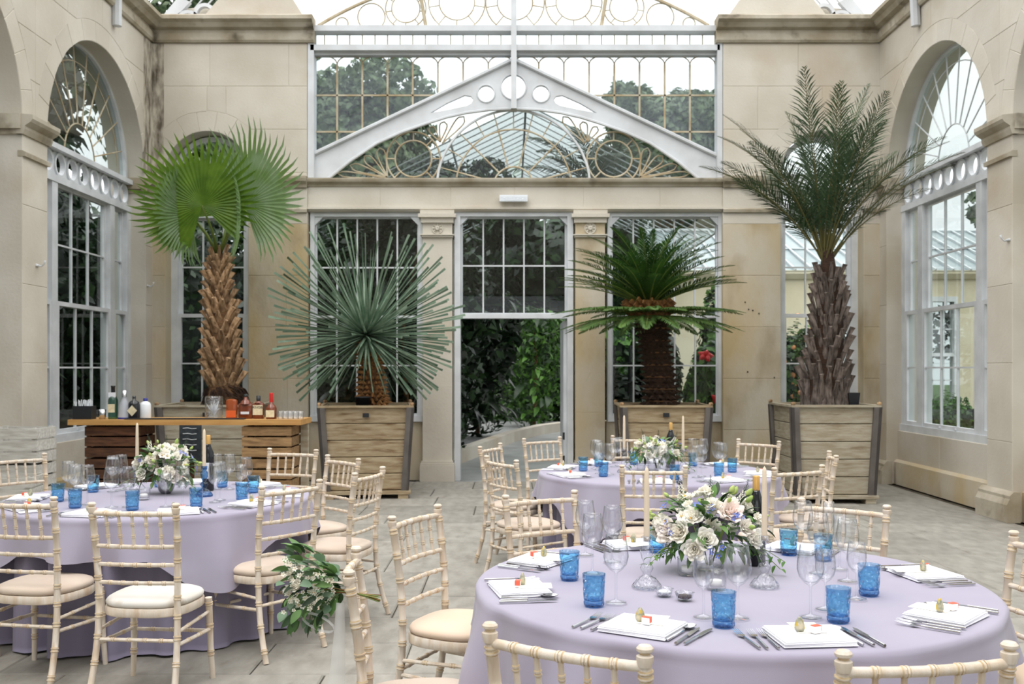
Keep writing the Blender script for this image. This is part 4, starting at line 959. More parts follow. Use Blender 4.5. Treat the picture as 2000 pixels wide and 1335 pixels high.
for k in range(44):
    a = k*2.4; O('golden_scale', gs, cy, M=Matrix.Translation(crown+Vector((math.cos(a)*.2, math.sin(a)*.2, -.1+.0032*k))) @ Matrix.Rotation(a-PI/2, 4, 'Z') @ Matrix.Rotation(-.7, 4, 'X'))
O('golden_cone', MB().lathe([(.25,-.14),(.27,-.02),(.22,.08),(0,.12)], 14, c=tuple(crown)).mesh('golden_cone', GOLDF, True), cy)

# date palm
dp = thing('date_palm', 'tall feathery date palm with grey shaggy trunk on the right', 'palm', (3.74, 11.9, 1.05))
path = [(0,0,0),(-.01,0,.15),(.02,0,.5),(.05,0,.9),(.06,0,1.3),(.04,0,1.65),(.03,0,1.95)]; rad = [.26,.25,.19,.17,.15,.10,.06]
O('trunk', MB().tube(path, rad, 14).mesh('trunk', FIBRE, True), dp)
bg_ = boot_mesh(.075, .25, BOOTG, .7); boots(dp, path[1:6], rad[1:6], 12, 9, bg_, .22, BOOTG, 1.0, 21)
bsk = boot_mesh(.13, .3, BOOTG, .5)
for k in range(11): a = 2*PI*k/11; O('leaf_base', bsk, dp, M=Matrix.Translation((math.cos(a)*.25, math.sin(a)*.25, .08)) @ Matrix.Rotation(a-PI/2, 4, 'Z') @ Matrix.Rotation(.12, 4, 'X'))
DM = [mat('date_rachis', srgb(96,92,52), .5), DATE]
df = [frond_mesh('frond', L_, math.radians(e), d, 46, .60, .0125, DM, .92, .3, .22, .014, seed=30+i, hang=.2, taper=.4) for i, (e, d, L_) in enumerate(((86,.5,2.35),(77,.65,2.3),(68,.85,2.15),(58,.8,2.0)))]
rr = random.Random(8)
for k in range(42):
    i = (0,0,1,1,2,3,2)[k % 7]
    O('frond', df[i], dp, loc=(.0+rr.uniform(-.02,.02), rr.uniform(-.02,.02), 1.74), rot=(rr.uniform(-.12,.1), rr.uniform(-.25,.25), k*2.39996+.4), sca=rr.uniform(.74,1.0))
for s_, L_ in ((-1,1.0),(1,1.02)): O('frond', df[3], dp, loc=(.03,0,1.72), rot=(0,0,s_*PI/2*-1), sca=L_)
O('dark_box', MB().lathe([(0,0),(.075,0),(.095,.16),(0,.16)], 4).mesh('dark_box', BLACK), None, loc=(4.02,11.75,1.11), rot=(0,.0,PI/4), label='small black box standing in the date palm planter', cat='box')
# palm beyond the fan glazing
O('trunk', MB().tube([(0,0,-.2),(0,0,3.4)], [.12,.09], 8).mesh('trunk', BARK), bt)
pf = [frond_mesh('frond', 1.7, math.radians(e), d, 40, .42, .03, DM, .9, .1, .2, .016, seed=60+i, hang=.3) for i, (e, d) in enumerate(((70,1.3),(45,1.2),(20,1.0)))]
for k in range(20): O('frond', pf[k % 3], bt, loc=(0,0,3.35), rot=(0,0,k*2.4), sca=.9)
# ------------------------------------------------------------------ tables and cloths
def round_table(label, x, y):
    t = thing('round_table', label, 'table', (x, y, 0), 0, 'round banquet tables')
    O('tabletop', MB().lathe([(0,.715),(.90,.715),(.905,.72),(.905,.745),(0,.745)], 48).mesh('tabletop', OAK), t)
    for k in range(4):
        a = PI/4+PI/2*k; O('leg', MB().tube([(math.cos(a)*.42, math.sin(a)*.42, 0),(math.cos(a)*.5, math.sin(a)*.5, .715)], .016, 8).mesh('leg', DARKM), t)
    return t
def drape(R, hang, zt, folds, amp, off, flare, seed, m, name, rows=26, N=360, corner=None, tight=1.0):
    rr = random.Random(seed); ph = [rr.uniform(0, 2*PI) for _ in range(6)]; mb = MB(); v = []; f = []
    wr = lambda a, t: 0.0
    rings = [0, .3*R, .6*R, .85*R, .95*R]
    v.append((0,0,zt)); 
    for r in rings[1:]: v += [(r*math.cos(2*PI*k/N), r*math.sin(2*PI*k/N), zt) for k in range(N)]
    for j in range(rows+1):
        q = j/rows
        for k in range(N):
            a = 2*PI*k/N; H = hang(a); s_ = H*q; c = .022
            fo = math.cos(folds*a+ph[0]+.9*math.sin(2*a+ph[1])+.6*math.sin(3*a+ph[2])); fo = fo*.7+.3*math.cos(folds*1.7*a+ph[3])
            fo = (abs(fo)**.75)*(1 if fo > 0 else -1)
            am = amp*min(1, s_/.24)**1.1*(.75+.35*math.sin(2*a+ph[4]))
            if corner:
                cc = max(0, math.cos(2*(a-corner)))**10; am += .05*cc*min(1, s_/.3)*math.cos(14*(a-corner)); 
            if s_ < c*1.57:
                th = s_/c; r = R-c+c*math.sin(th)+off; z = zt-c+c*math.cos(th)
            else: r = R+off; z = zt-c-(s_-c*1.57)
            r += am*fo+flare*max(0, s_-.05); v.append((r*math.cos(a), r*math.sin(a), max(z, .012+.004*math.sin(a*9))))
    tot = len(rings)-1+rows+1
    f += [(0, 1+(k+1) % N, 1+k) for k in range(N)]
    for i in range(tot-1):
        for k in range(N): f.append((1+i*N+k, 1+i*N+(k+1) % N, 1+(i+1)*N+(k+1) % N, 1+(i+1)*N+k))
    mb.add(v, f); me = mb.mesh(name, m, True, recalc=False)
    return me
tables = {}
for key, x, y, r, cor, lab in (('near', .80, 3.70, .925, math.radians(205), 'foreground right'), ('left', -2.18, 6.15, .905, math.radians(-52), 'left'), ('back', 1.12, 7.68, .905, math.radians(232), 'rear right')):
    round_table({'near':'round folding table hidden under the lavender cloths at the front right','left':'round folding table hidden under the lavender cloths at the left','back':'round folding table hidden under the lavender cloths at the rear right'}[key], x, y)
    O('under_cloth', drape(r-.075, lambda a: .80, .749, 20, .088, .0, .02, 5+len(tables), SKIRT, 'under_cloth', rows=20), None, (x, y, 0), label=f'floor length lavender under cloth of the {lab} table', cat='tablecloth', group='lavender table cloths')
    O('over_cloth', drape(r, lambda a, c=cor: .215+.21*max(0, math.cos(4*(a-c)))**1.3+.02*math.sin(3*a), .757, 12, .052, .014, .21, 9+len(tables), CLOTH, 'over_cloth', corner=cor), None, (x, y, 0), label=f'square lavender top cloth with hanging corners on the {lab} table', cat='tablecloth', group='lavender table cloths')
    tables[key] = (x, y, r, lab)
ZT = .760
# ------------------------------------------------------------------ chiavari chairs
def ringed(path_fn, L, rings, r, n=9, bump=.0035, pair=.007, r_end=None, seg=8):
    ts = set([0, 1]+[i/seg for i in range(seg+1)]); R = {}
    def add(t, rad, worn=0): 
        if 0 <= t <= 1: ts.add(t); R[t] = (rad, worn)
    base = lambda t: r+(r_end-r)*t if r_end else r
    for c in rings:
        for o in ((-pair, pair) if pair else (0,)):
            t0 = (c+o)/L; e = .0045/L; b = base(t0)
            add(t0-e*1.3, b); add(t0-e*.5, b+bump, 1); add(t0+e*.5, b+bump, 1); add(t0+e*1.3, b)
    tl = sorted(ts); pts = []; rad = []; worn = []
    for t in tl:
        if pts and t-prev < 1e-5: continue
        pts.append(path_fn(t)); rr_, wn = R.get(t, (base(t), 0)); rad.append(rr_); worn.append(wn); prev = t
    mi = [1 if worn[i] != worn[i+1] else 0 for i in range(len(pts)-1)]+[0]
    mb = MB(); mb.tube(pts, rad, n, ring=mi, up=(0,1,0) if abs(pts[-1][2]-pts[0][2]) > .3 else (0,0,1)); return mb
def bez(P, t):
    n = len(P)-1; i = min(int(t*n), n-1); f = t*n-i; p0 = Vector(P[max(i-1,0)]); p1 = Vector(P[i]); p2 = Vector(P[i+1]); p3 = Vector(P[min(i+2,n)])
    return .5*((2*p1)+(-p0+p2)*f+(2*p0-5*p1+4*p2-p3)*f*f+(-p0+3*p1-3*p2+p3)*f**3)
def post_pts(s_): return [(s_*.205,-.262,0),(s_*.198,-.215,.15),(s_*.192,-.186,.3),(s_*.190,-.178,.45),(s_*.193,-.182,.6),(s_*.198,-.198,.75),(s_*.202,-.222,.905)]
WM = [WOODC, WORN]
def chair(cush):
    t = thing('chiavari_chair', 'x', 'chair')
    for s_ in (-1, 1):
        P = post_pts(s_); mb = ringed(lambda q: bez(P, q), .92, [.07,.19,.31,.41,.50,.59,.68,.78,.87], .0155, 10, .003)
        mb.cur = 0; e = Vector(P[-1]); mb.lathe([(.0155,-.02),(.0195,-.004),(.0195,.004),(.012,.008),(.012,.011),(.019,.016),(.0195,.022),(.014,.028),(0,.03)], 12, c=tuple(e), mi=[0,0,0,1,0,0,0,0])
        O('rear_leg', mb.mesh('rear_leg', WM, 'auto'), t)
        F = [(s_*.195,.175,.41),(s_*.197,.185,.3),(s_*.2,.192,.15),(s_*.208,.2,0)]
        mb = ringed(lambda q: bez(F, q), .41, [.05,.17,.29], .018, 10, .003, r_end=.013); O('front_leg', mb.mesh('front_leg', WM, 'auto'), t)
        sr = ringed(lambda q: Vector((s_*.193,-.19,.27)).lerp(Vector((s_*.198,.187,.25)), q), .37, [.12,.25], .0095, 8, .002); O('stretcher', sr.mesh('stretcher', WM, 'auto'), t)
        sr = ringed(lambda q: Vector((s_*.194,-.185,.33)).lerp(Vector((s_*.196,.18,.34)), q), .37, [.12,.25], .0085, 8, .002); O('stretcher', sr.mesh('stretcher', WM, 'auto'), t)
    def backy(z):
        for i in range(6):
            a, b = post_pts(1)[i], post_pts(1)[i+1]
            if a[2] <= z <= b[2]: return a[1]+(b[1]-a[1])*(z-a[2])/(b[2]-a[2])
        return -.22
    def rail(z, r, nr, bow=.022, name='rail'):
        hw = .195; y = backy(z); L = 2*hw
        mb = ringed(lambda q: Vector((-hw+L*q, y-bow*math.sin(PI*q), z)), L, [L*(k+1)/(nr+1) for k in range(nr)], r, 9, .002, .0045)
        O(name, mb.mesh(name, WM, 'auto'), t)
    rail(.883, .0125, 5, name='top_rail'); rail(.728, .0105, 5); rail(.642, .0095, 5, .018); rail(.556, .0095, 5, .014); rail(.29, .009, 4, 0, 'rear_stretcher')
    ft = ringed(lambda q: Vector((-.2+.4*q, .193, .24)), .4, [.1,.2,.3], .0095, 8, .002); O('front_stretcher', ft.mesh('front_stretcher', WM, 'auto'), t)
    for k in range(5):
        q = (k+1)/6; x = -.195+.39*q; b = -.022*math.sin(PI*q)
        a_, c_ = Vector((x*.97, backy(.728)+b, .733)), Vector((x, backy(.883)+b, .878))
        mb = ringed(lambda s: a_.lerp(c_, s), .145, [.045,.1], .0075, 8, .0022, .0045); O('spindle', mb.mesh('spindle', WM, 'auto'), t)
    def outline(e, n=40):
        pts = []
        for i in range(n):
            a = 2*PI*i/n; c_, s_ = math.cos(a), math.sin(a); p = 3.2 if s_ < 0 else 2.6
            r = (abs(c_)**p+abs(s_)**p)**(-1/p); wx = .218-.022*(1-s_*r)/2; pts.append((c_*r*(wx+e), .005+s_*r*(.203+e)))
        return pts
    n = 40; sf = MB(); vs = []
    for e, z in ((0,.395),(.004,.40),(.004,.43),(0,.436),(-.04,.436),(-.04,.395)): vs += [(x, y, z) for x, y in outline(e, n)]
    sf.add(vs, [(j*n+i, j*n+(i+1) % n, ((j+1) % 6)*n+(i+1) % n, ((j+1) % 6)*n+i) for j in range(6) for i in range(n)])
    O('seat_frame', sf.mesh('seat_frame', WOODC, 'auto'), t)
    cm = MB(); vs = []; lv = ((-.01,.437),(.0,.445),(.002,.457),(-.006,.468),(-.025,.476),(-.06,.482),(-.11,.485))
    for e, z in lv: vs += [(x, y, z) for x, y in outline(e, n)]
    vs.append((0,.005,.486)); cm.add(vs, [(j*n+i, j*n+(i+1) % n, (j+1)*n+(i+1) % n, (j+1)*n+i) for j in range(len(lv)-1) for i in range(n)]+[((len(lv)-1)*n+i, (len(lv)-1)*n+(i+1) % n, len(lv)*n) for i in range(n)])
    O('cushion', cm.mesh('cushion', cush, True), t)
    remember(t); return t
protos = {'c': chair(CUSH), 'w': chair(CUSHW), 'p': chair(CUSHP)}
used_p = set()
def world(x, y, z): d = 1944*(1.55-z)/(y-720); return Vector(((x-1000)*d/1944, d))
CH = [  # key, table, centre of the back (from its two post tops), aim override, cushion, label
 ('left', (-3.55,7.15), None, 'c', 'chair before the white crates at far left'),
 ('left', (-2.415,4.86), None, 'c', 'chair immediately left of the white cushioned one'),
 ('left', (-1.745,4.60), 1.48, 'w', 'chair with stained white cushion before the left table'),
 ('left', (-1.205,5.42), None, 'c', 'chair left of the hanging bouquet, at the left table'),
 ('left', (-.885,6.12), 2.85, 'c', 'chair facing left, right side of the left table'),
 ('left', (-1.20,7.02), None, 'c', 'chair in front of the yucca planter'),
 ('left', (-1.70,7.70), None, 'c', 'chair with its back to the tan crates'),
 ('left', (-3.22,5.25), None, 'c', 'chair cut by the left edge of the picture'),
 ('near', (-.415,4.36), -.42, 'p', 'chair with peach cushion left of the front table'),
 ('near', (-.515,3.26), .1, 'c', 'chair seen edge on carrying the bouquet'),
 ('near', (.125,2.33), 1.05, 'c', 'chair back at the lower front of the near table, left one'),
 ('near', (.925,2.225), 1.74, 'c', 'chair at the bottom right corner'),
 ('near', (1.925,3.60), 3.22, 'p', 'chair cut by the right picture edge'),
 ('near', (.147,4.97), -1.05, 'c', 'chair behind the near table, at its left'),
 ('near', (1.54,4.64), -2.25, 'c', 'chair behind the near table, at its right'),
 ('back', (.91,6.40), 1.5, 'c', 'chair at the front of the rear table'),
 ('back', (-.17,8.12), -.4, 'c', 'leftmost chair of the rear table, facing right'),
 ('back', (-.07,6.93), .55, 'c', 'chair second from left at the rear table'),
 ('back', (.275,8.97), -.95, 'c', 'chair standing before the open doorway'),
 ('back', (1.135,9.22), None, 'c', 'chair behind the rear table in front of the cycad planter'),
 ('back', (2.14,8.66), None, 'c', 'chair at far right before the blotched wall'),
 ('back', (2.35,7.32), 2.95, 'c', 'chair side on in front of the date palm planter'),
 ('back', (1.82,6.34), None, 'c', 'chair near right of the rear table'),
]
for tb, (bx, by), ang, ck, lab in CH:
    tx, ty, r, _ = tables[tb]
    if ang is None: ang = math.atan2(ty-by, tx-bx)
    lab2 = 'limewashed spindle back '+lab
    off = .215      # the posts stand this far behind the chair's origin
    loc = (bx+math.cos(ang)*off, by+math.sin(ang)*off, 0); rz = ang-PI/2
    d_ = math.hypot(loc[0]-tx, loc[1]-ty)
    if d_ < r+.02:                     # keep the chair's body clear of the cloth only where it would meet the table top
        pass
    if ck not in used_p:
        o = protos[ck]; used_p.add(ck); o.location = loc; o.rotation_euler = (0,0,rz); o['label'] = lab2; o['group'] = 'limewashed banquet chairs'
    else: o = dup(protos[ck], lab2, loc, rz, 'limewashed banquet chairs')

# ------------------------------------------------------------------ glassware and place settings
def lathe_mesh(prof, n, m, name, **k): return MB().lathe(prof, n, **k).mesh(name, m, True)
WG = lathe_mesh([(0,.002),(.034,.002),(.036,.004),(.02,.007),(.006,.012),(.0042,.02),(.004,.095),(.007,.103),(.022,.113),(.036,.130),(.0425,.155),(.0415,.180),(.036,.212),(.0335,.232),(.0328,.232),(.0355,.211),(.0408,.180),(.0417,.156),(.035,.132),(.02,.116),(0,.112)], 26, GL, 'wine_glass')
WGS = lathe_mesh([(0,.002),(.031,.002),(.033,.004),(.018,.007),(.0055,.012),(.004,.02),(.004,.085),(.006,.092),(.018,.10),(.028,.115),(.033,.135),(.032,.160),(.0275,.195),(.0268,.195),(.0312,.160),(.0322,.136),(.027,.117),(.016,.103),(0,.1)], 24, GL, 'wine_glass')
FLU = lathe_mesh([(0,.002),(.03,.002),(.031,.004),(.015,.007),(.005,.012),(.004,.02),(.004,.075),(.008,.085),(.02,.105),(.025,.14),(.0235,.215),(.023,.215),(.0243,.14),(.019,.107),(0,.09)], 22, GL, 'flute')
def tumbler_mesh():
    def md(a, z): return 1+ (.022*max(0, math.cos(7*a))*math.sin(max(0, min(1, (z-.02)/.05))*PI)+.012*math.cos(21*a)*math.sin(max(0, min(1, (z-.018)/.06))*PI) if z > .018 else .018*(.5+.5*math.cos(28*a)))
    mb = MB(); prof = [(0,.004),(.030,.0),(.0335,.004),(.0345,.013),(.0325,.017),(.034,.022),(.0345,.03),(.035,.04),(.0355,.05),(.036,.06),(.0365,.07),(.0362,.077),(.0378,.079),(.037,.082),(.0372,.09),(.0385,.093),(.0385,.105),(.039,.107)]
    mi = [1,1,1,1]+[0]*8+[0,0,2,2,2]
    mb.lathe(prof, 56, mi=mi, mod=md); mb.lathe([(.039,.107),(.0372,.107),(.036,.09),(.034,.05),(.0325,.02),(0,.016)], 40, mi=[2,2,0,0,1]); return mb.mesh('tumbler', [GLB, GLBD, GLBT], True)
TUM = tumbler_mesh()
def napkin_mesh():
    mb = MB(); rr = random.Random(3)
    for k, (e, z) in enumerate(((0,.0),(-.002,.004),(-.001,.008),(-.004,.012))):
        w_, h = .095+e, .085+e; o_ = k*.002
        pts = [(-w_,-h-o_*.5),( w_,-h+o_),( w_+.002,h-o_),(-w_,h)]
        vs = [(x, y, z+.0005) for x, y in pts]+[(x*1.01, y*1.01, z+.002) for x, y in pts]+[(x, y, z+.004) for x, y in pts]
        mb.add(vs, [(3,2,1,0),(8,9,10,11)]+[(j*4+i, j*4+(i+1) % 4, (j+1)*4+(i+1) % 4, (j+1)*4+i) for j in (0,1) for i in range(4)])
    return mb.mesh('napkin', NAP)
NPK = napkin_mesh(); MENU = MB().box((0,0,.0006),(.105,.15,.0012)).mesh('menu_card', CARD)
def fork_mesh():
    mb = MB(); L = .195
    mb.tube([(0,-L/2,.004),(0,-L/2+.09,.004),(0,-L/2+.115,.005)], [.0042,.0038,.0022], 8)
    y0 = -L/2+.115; mb.add([(-.003,y0,.004),(.003,y0,.004),(-.0105,y0+.022,.002),(.0105,y0+.022,.002),(-.0105,y0+.032,.003),(.0105,y0+.032,.003),
        (-.003,y0,.0055),(.003,y0,.0055),(-.0105,y0+.022,.0035),(.0105,y0+.022,.0035),(-.0105,y0+.032,.0045),(.0105,y0+.032,.0045)],
        [(0,1,3,2),(2,3,5,4),(6,8,9,7),(8,10,11,9),(0,2,8,6),(2,4,10,8),(1,7,9,3),(3,9,11,5)])
    for k in range(4):
        x = -.009+.006*k; mb.tube([(x,y0+.031,.0038),(x,y0+.055,.005),(x,y0+.078,.0085)], [.0016,.0014,.0008], 5)
    return mb.mesh('fork', SILVER, 'auto')
def knife_mesh():
    mb = MB(); mb.tube([(0,-.105,.004),(0,-.01,.004)], [.0046,.0042], 8)
    pts = [(-.004,-.01),(-.008,.01),(-.009,.05),(-.006,.08),(.0,.098),(.006,.085),(.0065,-.01)]; m = len(pts)
    mb.add([(x,y,.003) for x, y in pts]+[(x,y,.0045) for x, y in pts], [tuple(reversed(range(m))), tuple(range(m, 2*m))]+[(i,(i+1)%m,m+(i+1)%m,m+i) for i in range(m)]); return mb.mesh('knife', SILVER, 'auto')
def spoon_mesh():
    mb = MB(); mb.tube([(0,-.1,.004),(0,.02,.004),(0,.045,.006)], [.0042,.0032,.002], 8); vs = []; n = 16; R = ((1.0,.008),(.8,.004),(.5,.001),(.0001,.0))
    for s_, z in R: vs += [(s_*.0195*math.cos(2*PI*k/n), .07+s_*.03*math.sin(2*PI*k/n), z+.001) for k in range(n)]
    mb.add(vs, [(j*n+k, j*n+(k+1) % n, (j+1)*n+(k+1) % n, (j+1)*n+k) for j in range(3) for k in range(n)]); return mb.mesh('spoon', SILVER, True)
FORK, KNIFE, SPOON = fork_mesh(), knife_mesh(), spoon_mesh()
def pebble_mesh():
    return MB().lathe([(.0,0),(.012,.001),(.015,.008),(.0145,.018),(.0105,.03),(.006,.038),(.003,.041),(0,.042)], 14, mod=lambda a, z: 1-.25*abs(math.sin(a))).mesh('pebble', PEB, True)
PBL = pebble_mesh()
def place(tb, deg, who, rad=None, glasses=(('w',-.045,.30),('w',.035,.33),), tum=(.10,.235), markers=True, tilt=0, gt=None, gp=()):
    """lay one place; who names the place in the labels"""
    tx, ty, r, _ = tables[tb]; a = math.radians(deg); rn = rad or (r-.14)
    cx, cy = tx+math.cos(a)*rn, ty+math.sin(a)*rn
    fa = a+PI/2+math.radians(tilt)        # local +y points at the table centre
    ux, uy = -math.sin(a), math.cos(a); ix, iy = -math.cos(a), -math.sin(a)
    ux, uy = (iy, -ix)                  # guest's right-hand side
    def P(rt, inn, z=0): return (cx+ux*rt+ix*inn, cy+uy*rt+iy*inn, ZT+z)
    G = f'table settings of the {tables[tb][3]} table'
    rr = random.Random(int(deg*7)+len(tb)); jt = lambda s_=.05: rr.uniform(-s_, s_); rz = math.atan2(iy, ix)-PI/2
    O('napkin', NPK, None, P(jt(.01), 0), (0,0,rz+jt(.15)), sca=(1.14,1.12,1.1), label=f'folded white napkin {who}', cat='napkin', group=G)
    O('menu_card', MENU, None, P(.015, .05, .0186), (0,0,rz+jt(.5)), sca=(.8,.8,1), label=f'small pale card on the napkin {who}', cat='card', group=G)
    if markers:
        O('painted_pebble', PBL, None, P(-.015+jt(.01), .01, .0205), (0,0,rz+jt(.6)), label=f'painted seed shaped place marker {who}', cat='ornament', group=G)
        s_ = thing('place_box', f'tiny white box with coral flap {who}', 'box', P(.022+jt(.008), -.014, .0205), rz+jt(.5), G); s_.scale = (1.15, 1.15, 1.15)
        O('box_body', BOXM, s_); O('flap', FLAPM, s_)
    for k, nm in enumerate(('outermost', 'middle', 'innermost')):
        O('fork', FORK, None, P(-.185+.032*k, .0+jt(.008), .0), (0,0,rz+jt(.06)), label=f'{nm} steel fork {who}', cat='fork', group=G)
    for k, nm in enumerate(('inner', 'outer')):
        O('knife', KNIFE, None, P(.150+.03*k, .0+jt(.01), .0), (0,0,rz+jt(.06)), label=f'{nm} steel knife {who}', cat='knife', group=G)
    O('spoon', SPOON, None, P(.120, .01, .0), (0,0,rz+jt(.06)), label=f'steel spoon {who}', cat='spoon', group=G)
    gt = tuple(world(*gt, ZT)) if gt else None
    O('tumbler', TUM, None, (gt[0], gt[1], ZT) if gt else P(tum[0], tum[1], 0), (0,0,jt(3)), label=f'blue embossed tumbler {who}', cat='glass', group=G)
    seen = {}
    for gi_, (kind, rt, inn) in enumerate(glasses):
        me = {'w': WG, 's': WGS, 'f': FLU}[kind]; nm = {'w': 'large clear wine glass', 's': 'smaller clear wine glass', 'f': 'narrow clear flute'}[kind]
        seen[kind] = seen.get(kind, 0)+1; nm = ('second ' if seen[kind] > 1 else '')+nm
        O('wine_glass' if kind != 'f' else 'flute', me, None, (*world(*gp[gi_], ZT), ZT) if gp else P(rt, inn, 0), (0,0,jt(3)), label=f'{nm} {who}', cat='glass', group=G)
BOXM = MB().box((0,0,.009),(.022,.016,.018)).mesh('box_body', PEBTOP); FLAPM = MB().box((0,0,.0187),(.0225,.0165,.0012)).box((.0115,0,.012),(.001,.0165,.014)).mesh('flap', RED)
# near table: eight places
place('near', -121, 'at the front left place of the near table', glasses=(('s',0,0),('w',0,0)), gt=(1413,1222), gp=((1374,1206),(1441,1207)))
place('near', -85, 'at the front right place of the near table', glasses=(('w',0,0),('s',0,0)), gt=(1637,1213), gp=((1583,1206),(1612,1190)))
place('near', -42, 'at the right hand place of the near table', glasses=(('s',0,0),('w',0,0)), gt=(1697,1161), gp=((1673,1170),(1655,1135)))
place('near', 8, 'at the far right edge place of the near table', glasses=(('f',0,0),('w',0,0)), gt=(1608,1093), gp=((1640,1112),(1598,1120)))
place('near', 57, 'at the back right place of the near table', glasses=(('w',0,0),('f',0,0)), gt=(1540,1082), gp=((1568,1085),(1618,1076)))
place('near', 110, 'at the back left place of the near table', glasses=(('w',0,0),), gt=(1283,1077), gp=((1196,1098),))
place('near', 151, 'at the upper left place of the near table', glasses=(('w',0,0),('w',0,0)), gt=(1112,1131), gp=((1157,1120),(1143,1084)))
place('near', 191, 'at the left edge place of the near table', glasses=(('w',0,0),), gt=(1160,1182), gp=((1203,1177),))
L_ = [(-98,'at the front left place of the left table'),(-63,'at the front centre place of the left table'),(-28,'at the front right place of the left table'),(10,'at the right edge place of the left table'),(52,'at the back right place of the left table'),(96,'at the back centre place of the left table'),(141,'at the back left place of the left table'),(188,'at the left edge place of the left table'),(-136,'at the lower left place of the left table')]
for i, (dg_, who) in enumerate(L_): place('left', dg_, who, glasses=((('w',-.03,.27),('w',.05,.31)), (('s',-.03,.27),('w',.06,.25)))[i % 2], tum=(.13,.21))
L_ = [(-99,'at the front place of the rear table'),(-60,'at the front right place of the rear table'),(-18,'at the right edge place of the rear table'),(38,'at the back right place of the rear table'),(88,'at the back place of the rear table'),(124,'at the back left place of the rear table'),(162,'at the left edge place of the rear table'),(205,'at the lower left place of the rear table')]
for i, (dg_, who) in enumerate(L_): place('back', dg_, who, glasses=(('w',-.03,.27),('w',.05,.31)), tum=(.13,.21))

# candles, bottles, votives
def on(x, y, base=ZT): p = world(x, y, base); return (p.x, p.y, base)
STK = [(0,.0),(.05,.0),(.053,.006),(.047,.016),(.03,.036),(.018,.044),(.013,.05),(.02,.062),(.025,.072),(.019,.083),(.012,.088),(.012,.092),(.017,.105),(.022,.125),(.024,.14),(.019,.152),(.012,.158),(.018,.166),(.019,.185),(.013,.187),(.0125,.165),(0,.165)]
def candle(label, x, y, m, lab2, hc=.27, sc_=1.0):
    p = on(x, y); s_ = O('candlestick', MB().lathe(STK, 26, mod=lambda a, z: 1+.05*math.cos(10*a)*(1 if z < .04 or .1 < z < .15 else 0)).mesh('candlestick', m, True), None, p, sca=sc_, label=lab2, cat='candlestick')
    O('taper_candle', MB().lathe([(0,0),(.0105,0),(.011,.01),(.0095,hc*.7),(.008,hc*.93),(.005,hc*.975),(.0015,hc*.985),(.001,hc),(0,hc)], 14).mesh('taper_candle', WAX, True), None, (p[0], p[1], ZT+.168*sc_), label=label, cat='candle')
candle('tall cream taper candle left of the flowers on the near table', 1263, 1147, GLT, 'clear cut glass candlestick left of the near flowers')
candle('tall cream taper candle right of the flowers on the near table', 1493, 1145, GLT, 'clear cut glass candlestick right of the near flowers')
candle('cream taper candle left of the rear table flowers', 1219, 922, GLT, 'clear glass candlestick left of the rear table flowers')
candle('cream taper candle right of the rear table flowers', 1334, 924, GLT, 'clear glass candlestick right of the rear table flowers')
candle('cream taper candle in a blue glass stick on the left table', 399, 968, GLBD, 'blue glass candlestick on the left table right of the flowers', .25)
candle('cream taper candle left of the flowers on the left table', 268, 955, GLT, 'clear glass candlestick left of the flowers on the left table')
BP = [(0,0),(.034,0),(.0365,.005),(.0365,.19),(.034,.215),(.02,.245),(.0145,.262),(.0135,.285)]
def bottle(label, x, y, labc, sc_=1.14):
    t = thing('wine_bottle', label, 'bottle', on(x, y)); t.scale = (1, 1, sc_)
    O('glass_body', MB().lathe(BP+[(.0135,.31),(0,.312)], 22).mesh('glass_body', BOTN, True), t)
    O('capsule', MB().lathe([(.0145,.262),(.0145,.312),(.012,.315),(0,.315)], 16).mesh('capsule', GOLDC, True), t)
    lm = MB(); n = 14; lm.add([(.0372*math.cos(-PI*.95+1.5*k/n*1.25), .0372*math.sin(-PI*.95+1.5*k/n*1.25), z) for z in (.07,.16) for k in range(n+1)], [(k, k+1, n+2+k, n+1+k) for k in range(n)])
    O('paper_label', lm.mesh('paper_label', LABW, True), t)
    nl = MB(); nl.add([(.0150*math.cos(-PI*.8+.12*k), .0150*math.sin(-PI*.8+.12*k), z) for z in (.215+.03,.262) for k in range(9)], [(k, k+1, 10+k, 9+k) for k in range(8)]); O('neck_label', nl.mesh('neck_label', LABW, True), t)
bottle('dark wine bottle with gold capsule behind the near table flowers', 1477, 1102, 0)
bottle('dark wine bottle standing behind the rear table flowers', 1310, 912, 0)
bottle('dark wine bottle behind the blue candlestick on the left table', 407, 957, 0)
def bowl(label, x, y, fill, fl):
    t = thing('salt_dish', label, 'dish', on(x, y))
    O('dish', MB().lathe([(0,.003),(.022,.0),(.027,.006),(.03,.02),(.031,.024),(.034,.026),(.031,.028),(.027,.026),(.024,.009),(0,.006)], 22, mod=lambda a, z: 1+.03*math.cos(8*a)).mesh('dish', GLT, True), t)
    O('filling', MB().lathe([(.0,.007),(.0235,.008),(.025,.016),(.015,.019),(0,.02)], 18).mesh('filling', fill, True), t, label=fl)
SALT = mat('salt', srgb(240,240,244), .8, bump=.3, bscale=200); PEPPER = mat('pepper', srgb(84,72,66), .9, srgb(40,34,30), 200)
bowl('small glass dish of white salt on the near table', 1297, 1163, SALT, 'white salt'); bowl('small glass dish of ground pepper on the near table', 1337, 1171, PEPPER, 'ground pepper')
def votive(label, x, y):
    t = thing('votive', label, 'candle', on(x, y))
    O('holder', MB().lathe([(0,.0),(.03,.0),(.036,.006),(.038,.03),(.037,.06),(.039,.067),(.037,.067),(.035,.03),(.032,.012),(0,.011)], 24).mesh('holder', GL, True), t)
    O('wax', MB().lathe([(0,.012),(.022,.012),(.022,.034),(0,.035)], 16).mesh('wax', WAXW, True), t)
votive('glass votive with white wax left of the near flower vase', 1342, 1122); votive('glass votive hidden behind the two front wine glasses on the near table', 1398, 1150)
